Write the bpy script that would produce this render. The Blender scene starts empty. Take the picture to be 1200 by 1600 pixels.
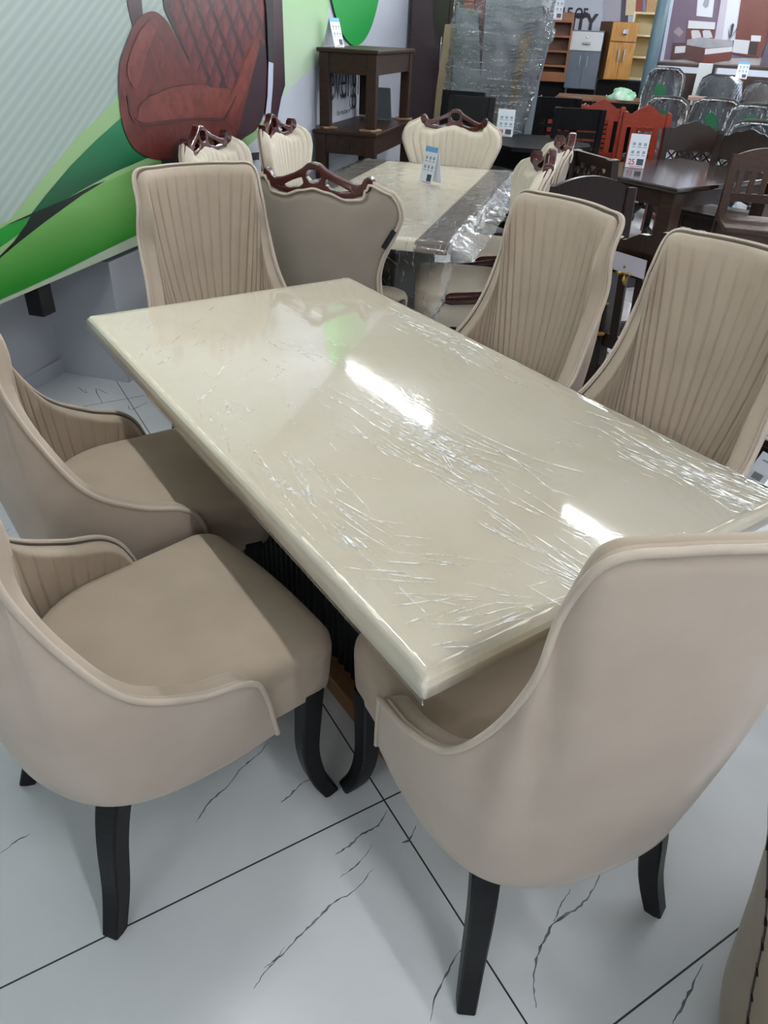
import bpy, bmesh, math, random
import numpy as np
from mathutils import Vector, Matrix, Euler
random.seed(7)
PI = math.pi
col = bpy.context.scene.collection
scn = bpy.context.scene

# ------------------------------------------------------------------ camera, world, exposure
CF, CYAW, CPITCH, CROLL = 1126.91, 0.620933, 0.593156, 0.049714
CAM = np.array([-0.89944, -1.337066, 1.49725])
_h = np.array([math.sin(CYAW), math.cos(CYAW), 0.0])
_r = np.array([math.cos(CYAW), -math.sin(CYAW), 0.0])
_u = np.array([0.0, 0.0, 1.0])
FW = _h * math.cos(CPITCH) - _u * math.sin(CPITCH)
_U = _h * math.sin(CPITCH) + _u * math.cos(CPITCH)
RT = _r * math.cos(CROLL) + _U * math.sin(CROLL)
UP = -_r * math.sin(CROLL) + _U * math.cos(CROLL)

cam_data = bpy.data.cameras.new('camera')
cam = bpy.data.objects.new('camera', cam_data)
col.objects.link(cam)
M = Matrix(((RT[0], UP[0], -FW[0], CAM[0]), (RT[1], UP[1], -FW[1], CAM[1]), (RT[2], UP[2], -FW[2], CAM[2]), (0, 0, 0, 1)))
cam.matrix_world = M
cam_data.sensor_fit = 'VERTICAL'
cam_data.sensor_height = 36.0
cam_data.lens = CF / 1600.0 * 36.0
cam_data.clip_start = 0.05
cam_data.clip_end = 80
scn.camera = cam

world = bpy.data.worlds.new('world')
scn.world = world
world.use_nodes = True
world.node_tree.nodes['Background'].inputs[0].default_value = (0.80, 0.90, 1.0, 1)
world.node_tree.nodes['Background'].inputs[1].default_value = 0.05
scn.view_settings.view_transform = 'Standard'
scn.view_settings.look = 'None'
scn.view_settings.gamma = 1.0
scn.view_settings.use_curve_mapping = False
scn.view_settings.exposure = 0.14
TUBE_POWER = 100.0      # emission strength of the ceiling tubes

# the shop in a wall-aligned frame: s runs along the printed wall, n out of it into the room
WO = np.array([-0.032, 2.010]); WS = np.array([0.764, 0.645]); WN = np.array([0.645, -0.764])
WAZ = math.degrees(math.atan2(WS[0], WS[1]))           # azimuth of +s, clockwise from +Y

def sn(s, n, z=0.0):
    p = WO + WS * s + WN * n
    return Vector((p[0], p[1], z))

def ray(px, py):
    v = FW * CF + RT * (px - 600) + UP * (800 - py)
    return v / math.hypot(v[0], v[1])

def at(px, py, dist):
    """point seen in direction (px,py) at a horizontal distance in metres"""
    return CAM + ray(px, py) * dist

def on_z(px, py, z):
    v = ray(px, py)
    return CAM + v * ((z - CAM[2]) / v[2])

def wall_sz(px, py):
    v = ray(px, py)
    t = ((WO - CAM[:2]) @ WN) / (v[:2] @ WN)
    p = CAM + v * t
    return float((p[:2] - WO) @ WS), float(p[2])

def mpp(px, py, dist):
    """metres per pixel there"""
    return float((ray(px, py) * dist) @ FW) / CF

# ------------------------------------------------------------------ mesh helpers
class MB:
    def __init__(self):
        self.v = []; self.f = []; self.m = []; self.s = []
    def add(self, vs, fs, mi=0, smooth=False):
        b = len(self.v)
        self.v += [tuple(float(c) for c in p) for p in vs]
        for f in fs:
            self.f.append(tuple(b + i for i in f)); self.m.append(mi); self.s.append(smooth)
        return self
    def box(self, c, size, mi=0, bev=0.0, rot=None, taper=None):
        """centre, full size; bevelled; rot = Euler tuple; taper = (sx, sy) scale of the top"""
        bm = bmesh.new()
        bmesh.ops.create_cube(bm, size=1.0)
        for v in bm.verts:
            k = (1, 1)
            if taper and v.co.z > 0: k = taper
            v.co = Vector((v.co.x * size[0] * k[0], v.co.y * size[1] * k[1], v.co.z * size[2]))
        if bev > 0:
            bmesh.ops.bevel(bm, geom=list(bm.edges), offset=min(bev, min(size) * 0.45), segments=2, profile=0.5, affect='EDGES')
        R = Euler(rot).to_matrix() if rot else Matrix.Identity(3)
        bm.verts.index_update()
        vs = [R @ v.co + Vector(c) for v in bm.verts]
        fs = [[v.index for v in f.verts] for f in bm.faces]
        bm.free()
        return self.add(vs, fs, mi, False)
    def bar(self, a, b, w, d=None, mi=0, bev=0.0, up=(0, 0, 1)):
        a = Vector(a); b = Vector(b); d = d or w
        z = (b - a); L = z.length; z = z / L
        x = Vector(up).cross(z)
        if x.length < 1e-4: x = Vector((1, 0, 0))
        x.normalize(); y = z.cross(x)
        R = Matrix((x, y, z)).transposed()
        bm = bmesh.new(); bmesh.ops.create_cube(bm, size=1.0)
        for v in bm.verts: v.co = Vector((v.co.x * w, v.co.y * d, v.co.z * L))
        if bev > 0: bmesh.ops.bevel(bm, geom=list(bm.edges), offset=bev, segments=2, profile=0.5, affect='EDGES')
        bm.verts.index_update()
        vs = [R @ v.co + (a + b) / 2 for v in bm.verts]
        fs = [[v.index for v in f.verts] for f in bm.faces]
        bm.free()
        return self.add(vs, fs, mi, False)
    def sweep(self, path, prof, mi=0, smooth=True, up=None, cap=True):
        """path: points; prof: per point list of (x,y) offsets in the frame (same count)"""
        P = [Vector(p) for p in path]; n = len(P); k = len(prof[0])
        vs = []
        ref = Vector(up) if up else None
        px = None
        for i in range(n):
            t = (P[min(i + 1, n - 1)] - P[max(i - 1, 0)]).normalized()
            if ref is not None:
                x = ref - t * ref.dot(t)
            elif px is None:
                x = Vector((0, 0, 1)).cross(t)
                if x.length < 0.1: x = Vector((1, 0, 0)).cross(t)
            else:
                x = px - t * px.dot(t)
            x.normalize(); y = t.cross(x); px = x
            for a, b in prof[i]: vs.append(P[i] + x * a + y * b)
        fs = []
        for i in range(n - 1):
            for j in range(k):
                j2 = (j + 1) % k
                fs.append((i * k + j, i * k + j2, (i + 1) * k + j2, (i + 1) * k + j))
        if cap:
            fs.append(tuple(range(k))[::-1]); fs.append(tuple((n - 1) * k + j for j in range(k)))
        return self.add(vs, fs, mi, smooth)
    def tube(self, path, r, mi=0, n=8, up=None, flat=1.0):
        if not hasattr(r, '__len__'): r = [r] * len(path)
        prof = [[(ri * math.cos(2 * PI * j / n), ri * flat * math.sin(2 * PI * j / n)) for j in range(n)] for ri in r]
        return self.sweep(path, prof, mi, True, up)
    def square(self, path, w, mi=0, ang=0.0, up=None):
        if not hasattr(w, '__len__'): w = [w] * len(path)
        prof = []
        for wi in w:
            q = []
            for k in range(4):
                for dk in (-0.10, 0.10):
                    a = ang + PI / 4 + k * PI / 2 + dk
                    q.append((wi * 0.69 * math.cos(a), wi * 0.69 * math.sin(a)))
            prof.append(q)
        return self.sweep(path, prof, mi, False, up)
    def cyl(self, a, b, r, mi=0, n=16, r2=None):
        return self.tube([a, b], [r, r if r2 is None else r2], mi, n)
    def sphere(self, c, r, mi=0, n=10, sc=(1, 1, 1)):
        vs = []; fs = []
        for i in range(n + 1):
            th = PI * i / n
            for j in range(2 * n):
                ph = PI * j / n
                vs.append((c[0] + r * sc[0] * math.sin(th) * math.cos(ph), c[1] + r * sc[1] * math.sin(th) * math.sin(ph), c[2] + r * sc[2] * math.cos(th)))
        for i in range(n):
            for j in range(2 * n):
                j2 = (j + 1) % (2 * n)
                fs.append((i * 2 * n + j, (i + 1) * 2 * n + j, (i + 1) * 2 * n + j2, i * 2 * n + j2))
        return self.add(vs, fs, mi, True)
    def prism(self, outline, z0, z1, mi=0, M3=None):
        """outline of (x,y), extruded; M3 maps local (x,y,z) to 3-D"""
        n = len(outline)
        vs = [(x, y, z0) for x, y in outline] + [(x, y, z1) for x, y in outline]
        if M3 is not None: vs = [M3(Vector(p)) for p in vs]
        fs = [tuple(range(n))[::-1], tuple(range(n, 2 * n))]
        for i in range(n):
            j = (i + 1) % n
            fs.append((i, j, n + j, n + i))
        return self.add(vs, fs, mi, False)
    def grid(self, G, mi=0, smooth=True, closed=False, flip=False):
        """G[i][j] points"""
        ni = len(G); nj = len(G[0])
        vs = [p for row in G for p in row]
        fs = []
        for i in range(ni - 1):
            for j in range(nj if closed else nj - 1):
                j2 = (j + 1) % nj
                q = (i * nj + j, i * nj + j2, (i + 1) * nj + j2, (i + 1) * nj + j)
                fs.append(q[::-1] if flip else q)
        return self.add(vs, fs, mi, smooth)
    def build(self, name, mats, parent=None, loc=None, rotz=None):
        me = bpy.data.meshes.new(name)
        me.from_pydata(self.v, [], self.f)
        if not isinstance(mats, (list, tuple)): mats = [mats]
        for m in mats: me.materials.append(m)
        me.polygons.foreach_set('material_index', self.m)
        me.polygons.foreach_set('use_smooth', self.s)
        me.update()
        o = bpy.data.objects.new(name, me)
        col.objects.link(o)
        if parent is not None: o.parent = parent
        if loc is not None: o.location = loc
        if rotz is not None: o.rotation_euler = (0, 0, rotz)
        return o

def tag(o, label=None, cat=None, group=None, kind=None):
    if label: o['label'] = label
    if cat: o['category'] = cat
    if group: o['group'] = group
    if kind: o['kind'] = kind
    return o

def thing(name, label, cat, loc=(0, 0, 0), az=0.0, group=None):
    """an Empty at the base; az = azimuth its front (+y) faces, degrees clockwise from +Y"""
    o = bpy.data.objects.new(name, None)
    o.empty_display_size = 0.1
    col.objects.link(o)
    o.location = loc; o.rotation_euler = (0, 0, -math.radians(az))
    return tag(o, label, cat, group)

def copy_tree(o, parent=None):
    c = o.copy(); col.objects.link(c)
    if parent is not None: c.parent = parent
    for ch in list(o.children): copy_tree(ch, c)
    return c

def place(o, loc, az, label, group=None):
    o.location = loc; o.rotation_euler = (0, 0, -math.radians(az)); o['label'] = label
    if group: o['group'] = group
    return o

def text_mesh(name, body, size, mat, parent=None, bold=0.0, xs=1.0, align='CENTER', depth=0.0006):
    cu = bpy.data.curves.new(name, 'FONT')
    cu.body = body; cu.size = size; cu.align_x = align; cu.align_y = 'BOTTOM_BASELINE'
    cu.offset = bold; cu.extrude = depth
    t = bpy.data.objects.new(name + '_tmp', cu); col.objects.link(t)
    dg = bpy.context.evaluated_depsgraph_get()
    me = bpy.data.meshes.new_from_object(t.evaluated_get(dg))
    bpy.data.objects.remove(t)
    for v in me.vertices: v.co.x *= xs
    me.materials.clear(); me.materials.append(mat)
    me.name = name
    o = bpy.data.objects.new(name, me); col.objects.link(o)
    if parent is not None: o.parent = parent
    return o

def spline(P, n=8, closed=False):
    P = [np.array(p, float) for p in P]
    if closed: Q = [P[-1]] + P + [P[0], P[1]]
    else: Q = [2 * P[0] - P[1]] + P + [2 * P[-1] - P[-2]]
    o = []
    for i in range(1, len(Q) - 2):
        a, b, c, d = Q[i - 1:i + 3]
        for k in range(n):
            t = k / n
            o.append(.5 * ((2 * b) + (c - a) * t + (2 * a - 5 * b + 4 * c - d) * t * t + (3 * b - a - 3 * c + d) * t ** 3))
    if not closed: o.append(P[-1])
    return o

# ------------------------------------------------------------------ materials
def C(h):
    h = h.lstrip('#'); r = [int(h[i:i + 2], 16) / 255 for i in (0, 2, 4)]
    return tuple(((x / 12.92) if x <= 0.04045 else ((x + 0.055) / 1.055) ** 2.4) for x in r) + (1,)

def new_mat(name):
    m = bpy.data.materials.new(name); m.use_nodes = True
    nt = m.node_tree
    return m, nt, nt.nodes['Principled BSDF']

def node(nt, typ, **kw):
    n = nt.nodes.new(typ)
    for k, v in kw.items():
        if k.startswith('i_'):
            n.inputs[k[2:].replace('_', ' ')].default_value = v
        else: setattr(n, k, v)
    return n

def mat(name, c1, rough=0.5, c2=None, scale=8.0, stretch=(1, 1, 1), detail=4.0, metal=0.0, bump=0.0, bscale=None,
        sheen=0.0, coat=0.0, spec=0.5, dist=0.0, coat_rough=0.06):
    """procedural surface: two colours mixed by (stretched) noise, optional bump, sheen, coat"""
    m, nt, b = new_mat(name)
    tc = node(nt, 'ShaderNodeTexCoord'); mp = node(nt, 'ShaderNodeMapping')
    mp.inputs['Scale'].default_value = stretch
    nt.links.new(tc.outputs['Object'], mp.inputs[0])
    nz = node(nt, 'ShaderNodeTexNoise', i_Scale=scale, i_Detail=detail, i_Distortion=dist)
    nt.links.new(mp.outputs[0], nz.inputs['Vector'])
    rp = node(nt, 'ShaderNodeValToRGB')
    rp.color_ramp.elements[0].position = 0.3; rp.color_ramp.elements[1].position = 0.7
    rp.color_ramp.elements[0].color = C(c1); rp.color_ramp.elements[1].color = C(c2 or c1)
    nt.links.new(nz.outputs['Fac'], rp.inputs[0]); nt.links.new(rp.outputs[0], b.inputs['Base Color'])
    b.inputs['Roughness'].default_value = rough
    b.inputs['Metallic'].default_value = metal
    b.inputs['Specular IOR Level'].default_value = spec
    b.inputs['Sheen Weight'].default_value = sheen
    b.inputs['Sheen Roughness'].default_value = 0.4
    b.inputs['Coat Weight'].default_value = coat
    b.inputs['Coat Roughness'].default_value = coat_rough
    if bump:
        n2 = node(nt, 'ShaderNodeTexNoise', i_Scale=bscale or scale * 4, i_Detail=3.0)
        nt.links.new(mp.outputs[0], n2.inputs['Vector'])
        bp = node(nt, 'ShaderNodeBump', i_Strength=bump, i_Distance=0.004)
        nt.links.new(n2.outputs['Fac'], bp.inputs['Height']); nt.links.new(bp.outputs[0], b.inputs['Normal'])
    return m

def film_mat(name, streak=(70, 5, 20), strength=0.5, iso=30.0, base=1.5, rough=0.07, haze=0.03, hazecol=(0.9, 0.93, 0.95, 1), dist=0.004, refl=1.15):
    """clear stretch film: see-through, with sharp wrinkled reflections and a faint milky body"""
    m = bpy.data.materials.new(name); m.use_nodes = True
    nt = m.node_tree; nt.nodes.clear()
    out = node(nt, 'ShaderNodeOutputMaterial')
    tc = node(nt, 'ShaderNodeTexCoord')
    warp = node(nt, 'ShaderNodeTexNoise', i_Scale=2.2, i_Detail=2.0)
    nt.links.new(tc.outputs['Object'], warp.inputs['Vector'])
    va = node(nt, 'ShaderNodeVectorMath', operation='MULTIPLY_ADD')
    va.inputs[1].default_value = (0.35, 0.35, 0.35)
    nt.links.new(warp.outputs['Color'], va.inputs[0]); nt.links.new(tc.outputs['Object'], va.inputs[2])
    mp = node(nt, 'ShaderNodeMapping'); mp.inputs['Scale'].default_value = streak
    nt.links.new(va.outputs[0], mp.inputs[0])
    n1 = node(nt, 'ShaderNodeTexNoise', i_Scale=1.0, i_Detail=3.0)
    nt.links.new(mp.outputs[0], n1.inputs['Vector'])
    # sharp ridges: 1-|2x-1|
    def ridge(sock, p):
        a = node(nt, 'ShaderNodeMath', operation='MULTIPLY_ADD'); a.inputs[1].default_value = 2.0; a.inputs[2].default_value = -1.0
        nt.links.new(sock, a.inputs[0])
        b = node(nt, 'ShaderNodeMath', operation='ABSOLUTE'); nt.links.new(a.outputs[0], b.inputs[0])
        c = node(nt, 'ShaderNodeMath', operation='SUBTRACT'); c.inputs[0].default_value = 1.0; nt.links.new(b.outputs[0], c.inputs[1])
        d = node(nt, 'ShaderNodeMath', operation='POWER'); d.inputs[1].default_value = p; nt.links.new(c.outputs[0], d.inputs[0])
        return d.outputs[0]
    r1 = ridge(n1.outputs['Fac'], 14.0)
    n2 = node(nt, 'ShaderNodeTexNoise', i_Scale=iso, i_Detail=2.0, i_Distortion=0.6)
    nt.links.new(tc.outputs['Object'], n2.inputs['Vector'])
    r2 = ridge(n2.outputs['Fac'], 16.0)
    # patchiness
    mk = node(nt, 'ShaderNodeTexNoise', i_Scale=3.3, i_Detail=2.0)
    nt.links.new(tc.outputs['Object'], mk.inputs['Vector'])
    mr = node(nt, 'ShaderNodeMapRange'); mr.inputs[1].default_value = 0.46; mr.inputs[2].default_value = 0.66
    nt.links.new(mk.outputs['Fac'], mr.inputs[0])
    inv = node(nt, 'ShaderNodeMapRange'); inv.inputs[1].default_value = 0.46; inv.inputs[2].default_value = 0.30
    nt.links.new(mk.outputs['Fac'], inv.inputs[0])
    a1 = node(nt, 'ShaderNodeMath', operation='MULTIPLY'); nt.links.new(r1, a1.inputs[0]); nt.links.new(mr.outputs[0], a1.inputs[1])
    a2 = node(nt, 'ShaderNodeMath', operation='MULTIPLY'); nt.links.new(r2, a2.inputs[0]); nt.links.new(inv.outputs[0], a2.inputs[1])
    a2b = node(nt, 'ShaderNodeMath', operation='MULTIPLY_ADD'); a2b.inputs[1].default_value = 0.5
    nt.links.new(a2.outputs[0], a2b.inputs[0]); nt.links.new(a1.outputs[0], a2b.inputs[2])
    bp = node(nt, 'ShaderNodeBump', i_Strength=strength, i_Distance=dist)
    nt.links.new(a2b.outputs[0], bp.inputs['Height'])
    gl = node(nt, 'ShaderNodeBsdfGlossy'); gl.inputs['Roughness'].default_value = rough
    gl.inputs['Color'].default_value = (0.96, 0.98, 1, 1)
    nt.links.new(bp.outputs[0], gl.inputs['Normal'])
    fr = node(nt, 'ShaderNodeFresnel', i_IOR=base); nt.links.new(bp.outputs[0], fr.inputs['Normal'])
    f2 = node(nt, 'ShaderNodeMath', operation='MULTIPLY'); f2.inputs[1].default_value = refl; f2.use_clamp = True
    nt.links.new(fr.outputs[0], f2.inputs[0])
    tr = node(nt, 'ShaderNodeBsdfTransparent')
    df = node(nt, 'ShaderNodeBsdfDiffuse'); df.inputs['Color'].default_value = hazecol
    nt.links.new(bp.outputs[0], df.inputs['Normal'])
    hz = node(nt, 'ShaderNodeMath', operation='MULTIPLY_ADD'); hz.inputs[1].default_value = haze * 4; hz.inputs[2].default_value = haze
    hz.use_clamp = True
    nt.links.new(a2b.outputs[0], hz.inputs[0])
    m1 = node(nt, 'ShaderNodeMixShader'); nt.links.new(hz.outputs[0], m1.inputs[0])
    nt.links.new(tr.outputs[0], m1.inputs[1]); nt.links.new(df.outputs[0], m1.inputs[2])
    m2 = node(nt, 'ShaderNodeMixShader'); nt.links.new(f2.outputs[0], m2.inputs[0])
    nt.links.new(m1.outputs[0], m2.inputs[1]); nt.links.new(gl.outputs[0], m2.inputs[2])
    nt.links.new(m2.outputs[0], out.inputs[0])
    return m

def flat_print(name, c1, c2=None, scale=3.0, rough=0.45, axis=None, stretch=(1, 1, 1), p0=0.3, p1=0.7):
    m = mat(name, c1, rough, c2, scale, stretch)
    return m

def crease_glint_mat():
    m = bpy.data.materials.new('film_crease_glint'); m.use_nodes = True
    nt = m.node_tree; nt.nodes.clear()
    o = node(nt, 'ShaderNodeOutputMaterial'); t_ = node(nt, 'ShaderNodeBsdfTransparent'); d_ = node(nt, 'ShaderNodeBsdfDiffuse'); d_.inputs[0].default_value = (1.0, 0.99, 0.95, 1)  # white diffuse colour stands in for tube glints on the folds
    g_ = node(nt, 'ShaderNodeBsdfGlossy'); g_.inputs['Roughness'].default_value = 0.28
    a_ = node(nt, 'ShaderNodeMixShader'); a_.inputs[0].default_value = 0.22
    b_ = node(nt, 'ShaderNodeMixShader')
    up = node(nt, 'ShaderNodeCombineXYZ'); up.inputs[2].default_value = 1.0; nt.links.new(up.outputs[0], d_.inputs['Normal'])
    tc = node(nt, 'ShaderNodeTexCoord'); nz = node(nt, 'ShaderNodeTexNoise', i_Scale=45.0); nt.links.new(tc.outputs['Object'], nz.inputs['Vector'])
    mr = node(nt, 'ShaderNodeMapRange'); mr.inputs[1].default_value = 0.4; mr.inputs[2].default_value = 0.62; mr.inputs[3].default_value = 0.10; mr.inputs[4].default_value = 0.95
    nt.links.new(nz.outputs['Fac'], mr.inputs[0]); nt.links.new(mr.outputs[0], b_.inputs[0])
    nt.links.new(d_.outputs[0], a_.inputs[1]); nt.links.new(g_.outputs[0], a_.inputs[2])
    nt.links.new(t_.outputs[0], b_.inputs[1]); nt.links.new(a_.outputs[0], b_.inputs[2]); nt.links.new(b_.outputs[0], o.inputs[0])
    return m
def add_creases(mb, G, n, length, w, along, seed, mi=1, sel=None, lift=0.004):
    """pinched folds on a gridded film, whitened in place of glints: runs of grid cells along i ('i') or j ('j')"""
    rr = random.Random(seed); ni, nj = len(G), len(G[0])
    for _ in range(n):
        i = rr.randrange(1, ni - 1); j = rr.randrange(1, nj - 1)
        if sel and not sel(i, j): continue
        L = rr.randint(*length); fi, fj = rr.random(), rr.random(); sl = rr.uniform(-.25, .25)
        A = []; Tt = []; Bq = []
        for k in range(L + 1):
            a, b = (i + k, j + sl * k) if along == 'i' else (i + sl * k, j + k)
            if not (0 <= a < ni - 1.01 and 0 <= b < nj - 1.01): break
            ia, ib = int(a), int(b); u, v = a - ia, b - ib
            P00, P10, P01 = (Vector(G[ia][ib]), Vector(G[ia + 1][ib]), Vector(G[ia][ib + 1]))
            di, dj = P10 - P00, P01 - P00
            nn = di.cross(dj)
            if nn.length < 1e-9: break
            nn.normalize(); p = P00 + di * (u + fi) * .5 + dj * (v + fj) * .5
            sd = (dj if along == 'i' else di).normalized(); q = max(.15, math.sin(PI * k / max(1, L))) * w * rr.uniform(.6, 1.3)
            A.append(p + sd * q + nn * lift); Tt.append(p + nn * (lift + q * 1.2)); Bq.append(p - sd * q + nn * lift)
        if len(A) > 1: mb.grid([A, Tt, Bq], mi, False)

# floor: glossy white marble-look tiles 1.2 x 0.6 m, laid 3.9 degrees off the table
def floor_mat():
    m, nt, b = new_mat('marble_tile')
    geo = node(nt, 'ShaderNodeNewGeometry')
    mp = node(nt, 'ShaderNodeMapping'); mp.inputs['Rotation'].default_value = (0, 0, 0.0687)
    nt.links.new(geo.outputs['Position'], mp.inputs[0])
    sx = node(nt, 'ShaderNodeSeparateXYZ'); nt.links.new(mp.outputs[0], sx.inputs[0])
    def line(sock, off, period, half):
        a = node(nt, 'ShaderNodeMath', operation='ADD'); a.inputs[1].default_value = -off + 100 * period + period / 2
        nt.links.new(sock, a.inputs[0])
        f = node(nt, 'ShaderNodeMath', operation='MODULO'); f.inputs[1].default_value = period; nt.links.new(a.outputs[0], f.inputs[0])
        s = node(nt, 'ShaderNodeMath', operation='SUBTRACT'); s.inputs[1].default_value = period / 2; nt.links.new(f.outputs[0], s.inputs[0])
        q = node(nt, 'ShaderNodeMath', operation='ABSOLUTE'); nt.links.new(s.outputs[0], q.inputs[0])
        l = node(nt, 'ShaderNodeMath', operation='LESS_THAN'); l.inputs[1].default_value = half; nt.links.new(q.outputs[0], l.inputs[0])
        return l.outputs[0]
    lx = line(sx.outputs[0], -0.242, 1.2, 0.0019)
    ly = line(sx.outputs[1], -0.5446, 0.6, 0.0019)
    g = node(nt, 'ShaderNodeMath', operation='MAXIMUM'); nt.links.new(lx, g.inputs[0]); nt.links.new(ly, g.inputs[1])
    nz = node(nt, 'ShaderNodeTexNoise', i_Scale=1.6, i_Detail=5.0, i_Distortion=1.2); nt.links.new(mp.outputs[0], nz.inputs['Vector'])
    rp = node(nt, 'ShaderNodeValToRGB')
    rp.color_ramp.elements[0].position = 0.30; rp.color_ramp.elements[0].color = C('cbcfd2')
    rp.color_ramp.elements[1].position = 0.60; rp.color_ramp.elements[1].color = C('d9dcde')
    nt.links.new(nz.outputs['Fac'], rp.inputs[0])
    mx = node(nt, 'ShaderNodeMix', data_type='RGBA'); nt.links.new(g.outputs[0], mx.inputs[0])
    nt.links.new(rp.outputs[0], mx.inputs[6]); mx.inputs[7].default_value = C('2a2f31')
    nt.links.new(mx.outputs[2], b.inputs['Base Color'])
    b.inputs['Roughness'].default_value = 0.28
    b.inputs['Specular IOR Level'].default_value = 0.45
    return m

VELVET = dict(rough=0.85, scale=5.0, detail=5.0, sheen=0.25, bump=0.06, bscale=350, spec=0.2)
Mt = {}
Mt['velvet'] = mat('beige_velvet', 'b0a193', c2='bdafa1', **VELVET)
Mt['velvet_in'] = mat('beige_velvet_padding', 'a59685', c2='b2a392', **VELVET)
Mt['piping'] = mat('beige_piping', 'baac9c', c2='c3b6a7', **VELVET)
Mt['cream'] = mat('cream_velvet', 'd2c8b6', c2='dcd3c2', **VELVET)
Mt['greyback'] = mat('taupe_velvet', '8f857a', c2='9a9084', **VELVET)
Mt['blackleg'] = mat('black_lacquered_wood', '0b0c0f', 0.40, '101114', 20, spec=0.22)
Mt['onyx'] = mat('cream_stone_top', 'e8dfca', 0.32, 'f0e9d8', 2.4, detail=6, spec=0.4, dist=1.5)
Mt['onyx_dark'] = mat('grey_brown_stone_band', '6d655e', 0.3, '847b73', 5.0, detail=6, dist=1.0)
Mt['rawwood'] = mat('raw_brown_wood', '7a5230', 0.6, '8c6440', 6, (12, 1, 12))
Mt['mahog'] = mat('mahogany_lacquer', '380f0b', 0.25, '4a1610', 9, coat=0.3)
Mt['dkwood'] = mat('dark_walnut', '1b110d', 0.30, '281912', 5, (14, 2, 2), coat=0.08, spec=0.35)
Mt['dktop'] = mat('polished_walnut_top', '1d130e', 0.12, '2b1c14', 5, (14, 2, 2), spec=0.6)
Mt['sidewood'] = mat('dark_brown_sheesham', '2a1c15', 0.42, '37261c', 5, (3, 3, 14), spec=0.25)
Mt['brownwood'] = mat('brown_sheesham', '36251c', 0.40, '443026', 5, (3, 3, 12), spec=0.3)
Mt['redwood'] = mat('red_polish_wood', '6e1f0b', 0.42, '822b12', 5, (3, 3, 12), spec=0.3)
Mt['blackwood'] = mat('black_painted_wood', '08090a', 0.42, '0c0d0f', 9, spec=0.2)
Mt['brass'] = mat('brass_inlay', '9c7c34', 0.35, 'c0a04c', 60, metal=0.8, bump=0.4, bscale=90)
Mt['white'] = mat('white_print_paper', 'd9e1ea', 0.5, 'e0e7ee', 3)
Mt['inkblue'] = mat('print_light_blue', '6fa8d6', 0.5)
Mt['inkgrey'] = mat('print_grey', '8f9bab', 0.5)
Mt['inkred'] = mat('print_red', 'c83a44', 0.5)
Mt['inkdark'] = mat('print_slate', '2f4350', 0.5)
Mt['wall'] = mat('grey_blue_paint', 'b0b3ba', 0.7, 'b8bbc2', 3, bump=0.05, bscale=60)
Mt['wallwhite'] = mat('white_paint', 'c2c8d6', 0.7, 'c8cedb', 3)
Mt['ceiling'] = mat('ceiling_paint', 'b8bbbd', 0.9, 'c0c3c5', 2)
Mt['black'] = mat('matte_black', '0b0b0d', 0.6)
Mt['film_main'] = film_mat('stretch_film', (60, 3.2, 20), 0.03, 26.0, dist=0.003, rough=0.05, haze=0.012)
Mt['film_loose'] = film_mat('loose_plastic_sheet', (30, 12, 30), 0.22, 26.0, haze=0.005, dist=0.010, rough=0.10, refl=0.75)
Mt['film_bag'] = film_mat('plastic_bag', (26, 26, 3), 0.28, 7.0, haze=0.02, dist=0.010, rough=0.10, refl=0.75)
Mt['crease'] = crease_glint_mat()

# ------------------------------------------------------------------ the room
S0, S1, N0, N1, ZC = -8.5, 8.9, -0.405, 9.0, 2.66

def quad_sn(s0, s1, n0, n1, z): return [sn(s0, n0, z), sn(s1, n0, z), sn(s1, n1, z), sn(s0, n1, z)]

VEINS = [  # dark marble veins, as floor points traced along each vein (x, y), with half widths
]
def vein_px(pts, w):
    VEINS.append(([on_z(px, py, 0.0) for px, py in pts], w))
vein_px([(420, 1160), (400, 1182), (378, 1200), (352, 1232), (330, 1250), (316, 1270), (306, 1284)], 0.0035)
vein_px([(492, 1213), (470, 1226), (452, 1244), (440, 1254)], 0.0032)
vein_px([(606, 1264), (590, 1290), (566, 1303), (545, 1322), (524, 1336)], 0.004)
vein_px([(582, 1358), (556, 1390), (520, 1412), (495, 1437), (470, 1460), (440, 1492), (418, 1515), (396, 1545)], 0.0035)
vein_px([(445, 1480), (430, 1500), (412, 1512)], 0.002)
vein_px([(938, 1368), (920, 1400), (898, 1422), (868, 1440), (850, 1470), (838, 1500), (834, 1540), (838, 1575)], 0.0045)
vein_px([(892, 1390), (875, 1415), (866, 1440)], 0.003)
vein_px([(738, 1466), (712, 1496), (694, 1530), (680, 1560), (672, 1596)], 0.003)
vein_px([(650, 1290), (640, 1312), (628, 1316)], 0.004)
vein_px([(48, 1302), (24, 1316), (0, 1334)], 0.0025)
vein_px([(1098, 1506), (1080, 1545), (1062, 1580), (1050, 1600)], 0.004)
vein_px([(583, 1320), (560, 1350), (530, 1372)], 0.002)
vein_px([(16, 826), (0, 836)], 0.003)
vein_px([(170, 616), (150, 608), (160, 630)], 0.004)
vein_px([(232, 628), (205, 640), (200, 634)], 0.004)
vein_px([(120, 604), (135, 614), (133, 608)], 0.004)
for k in range(26):
    a = np.array([random.uniform(-1.5, 6.5), random.uniform(-2.6, 6.5), 0.0]); p = [a]
    if -1.3 < a[0] < 0.7 and -1.6 < a[1] < 0.2: continue
    th = random.uniform(0.4, 1.2)
    for q in range(random.randint(4, 8)):
        th += random.uniform(-0.5, 0.5)
        a = a + np.array([math.cos(th), math.sin(th), 0]) * random.uniform(0.05, 0.11); p.append(a)
    VEINS.append((p, random.uniform(0.002, 0.004)))

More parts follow.
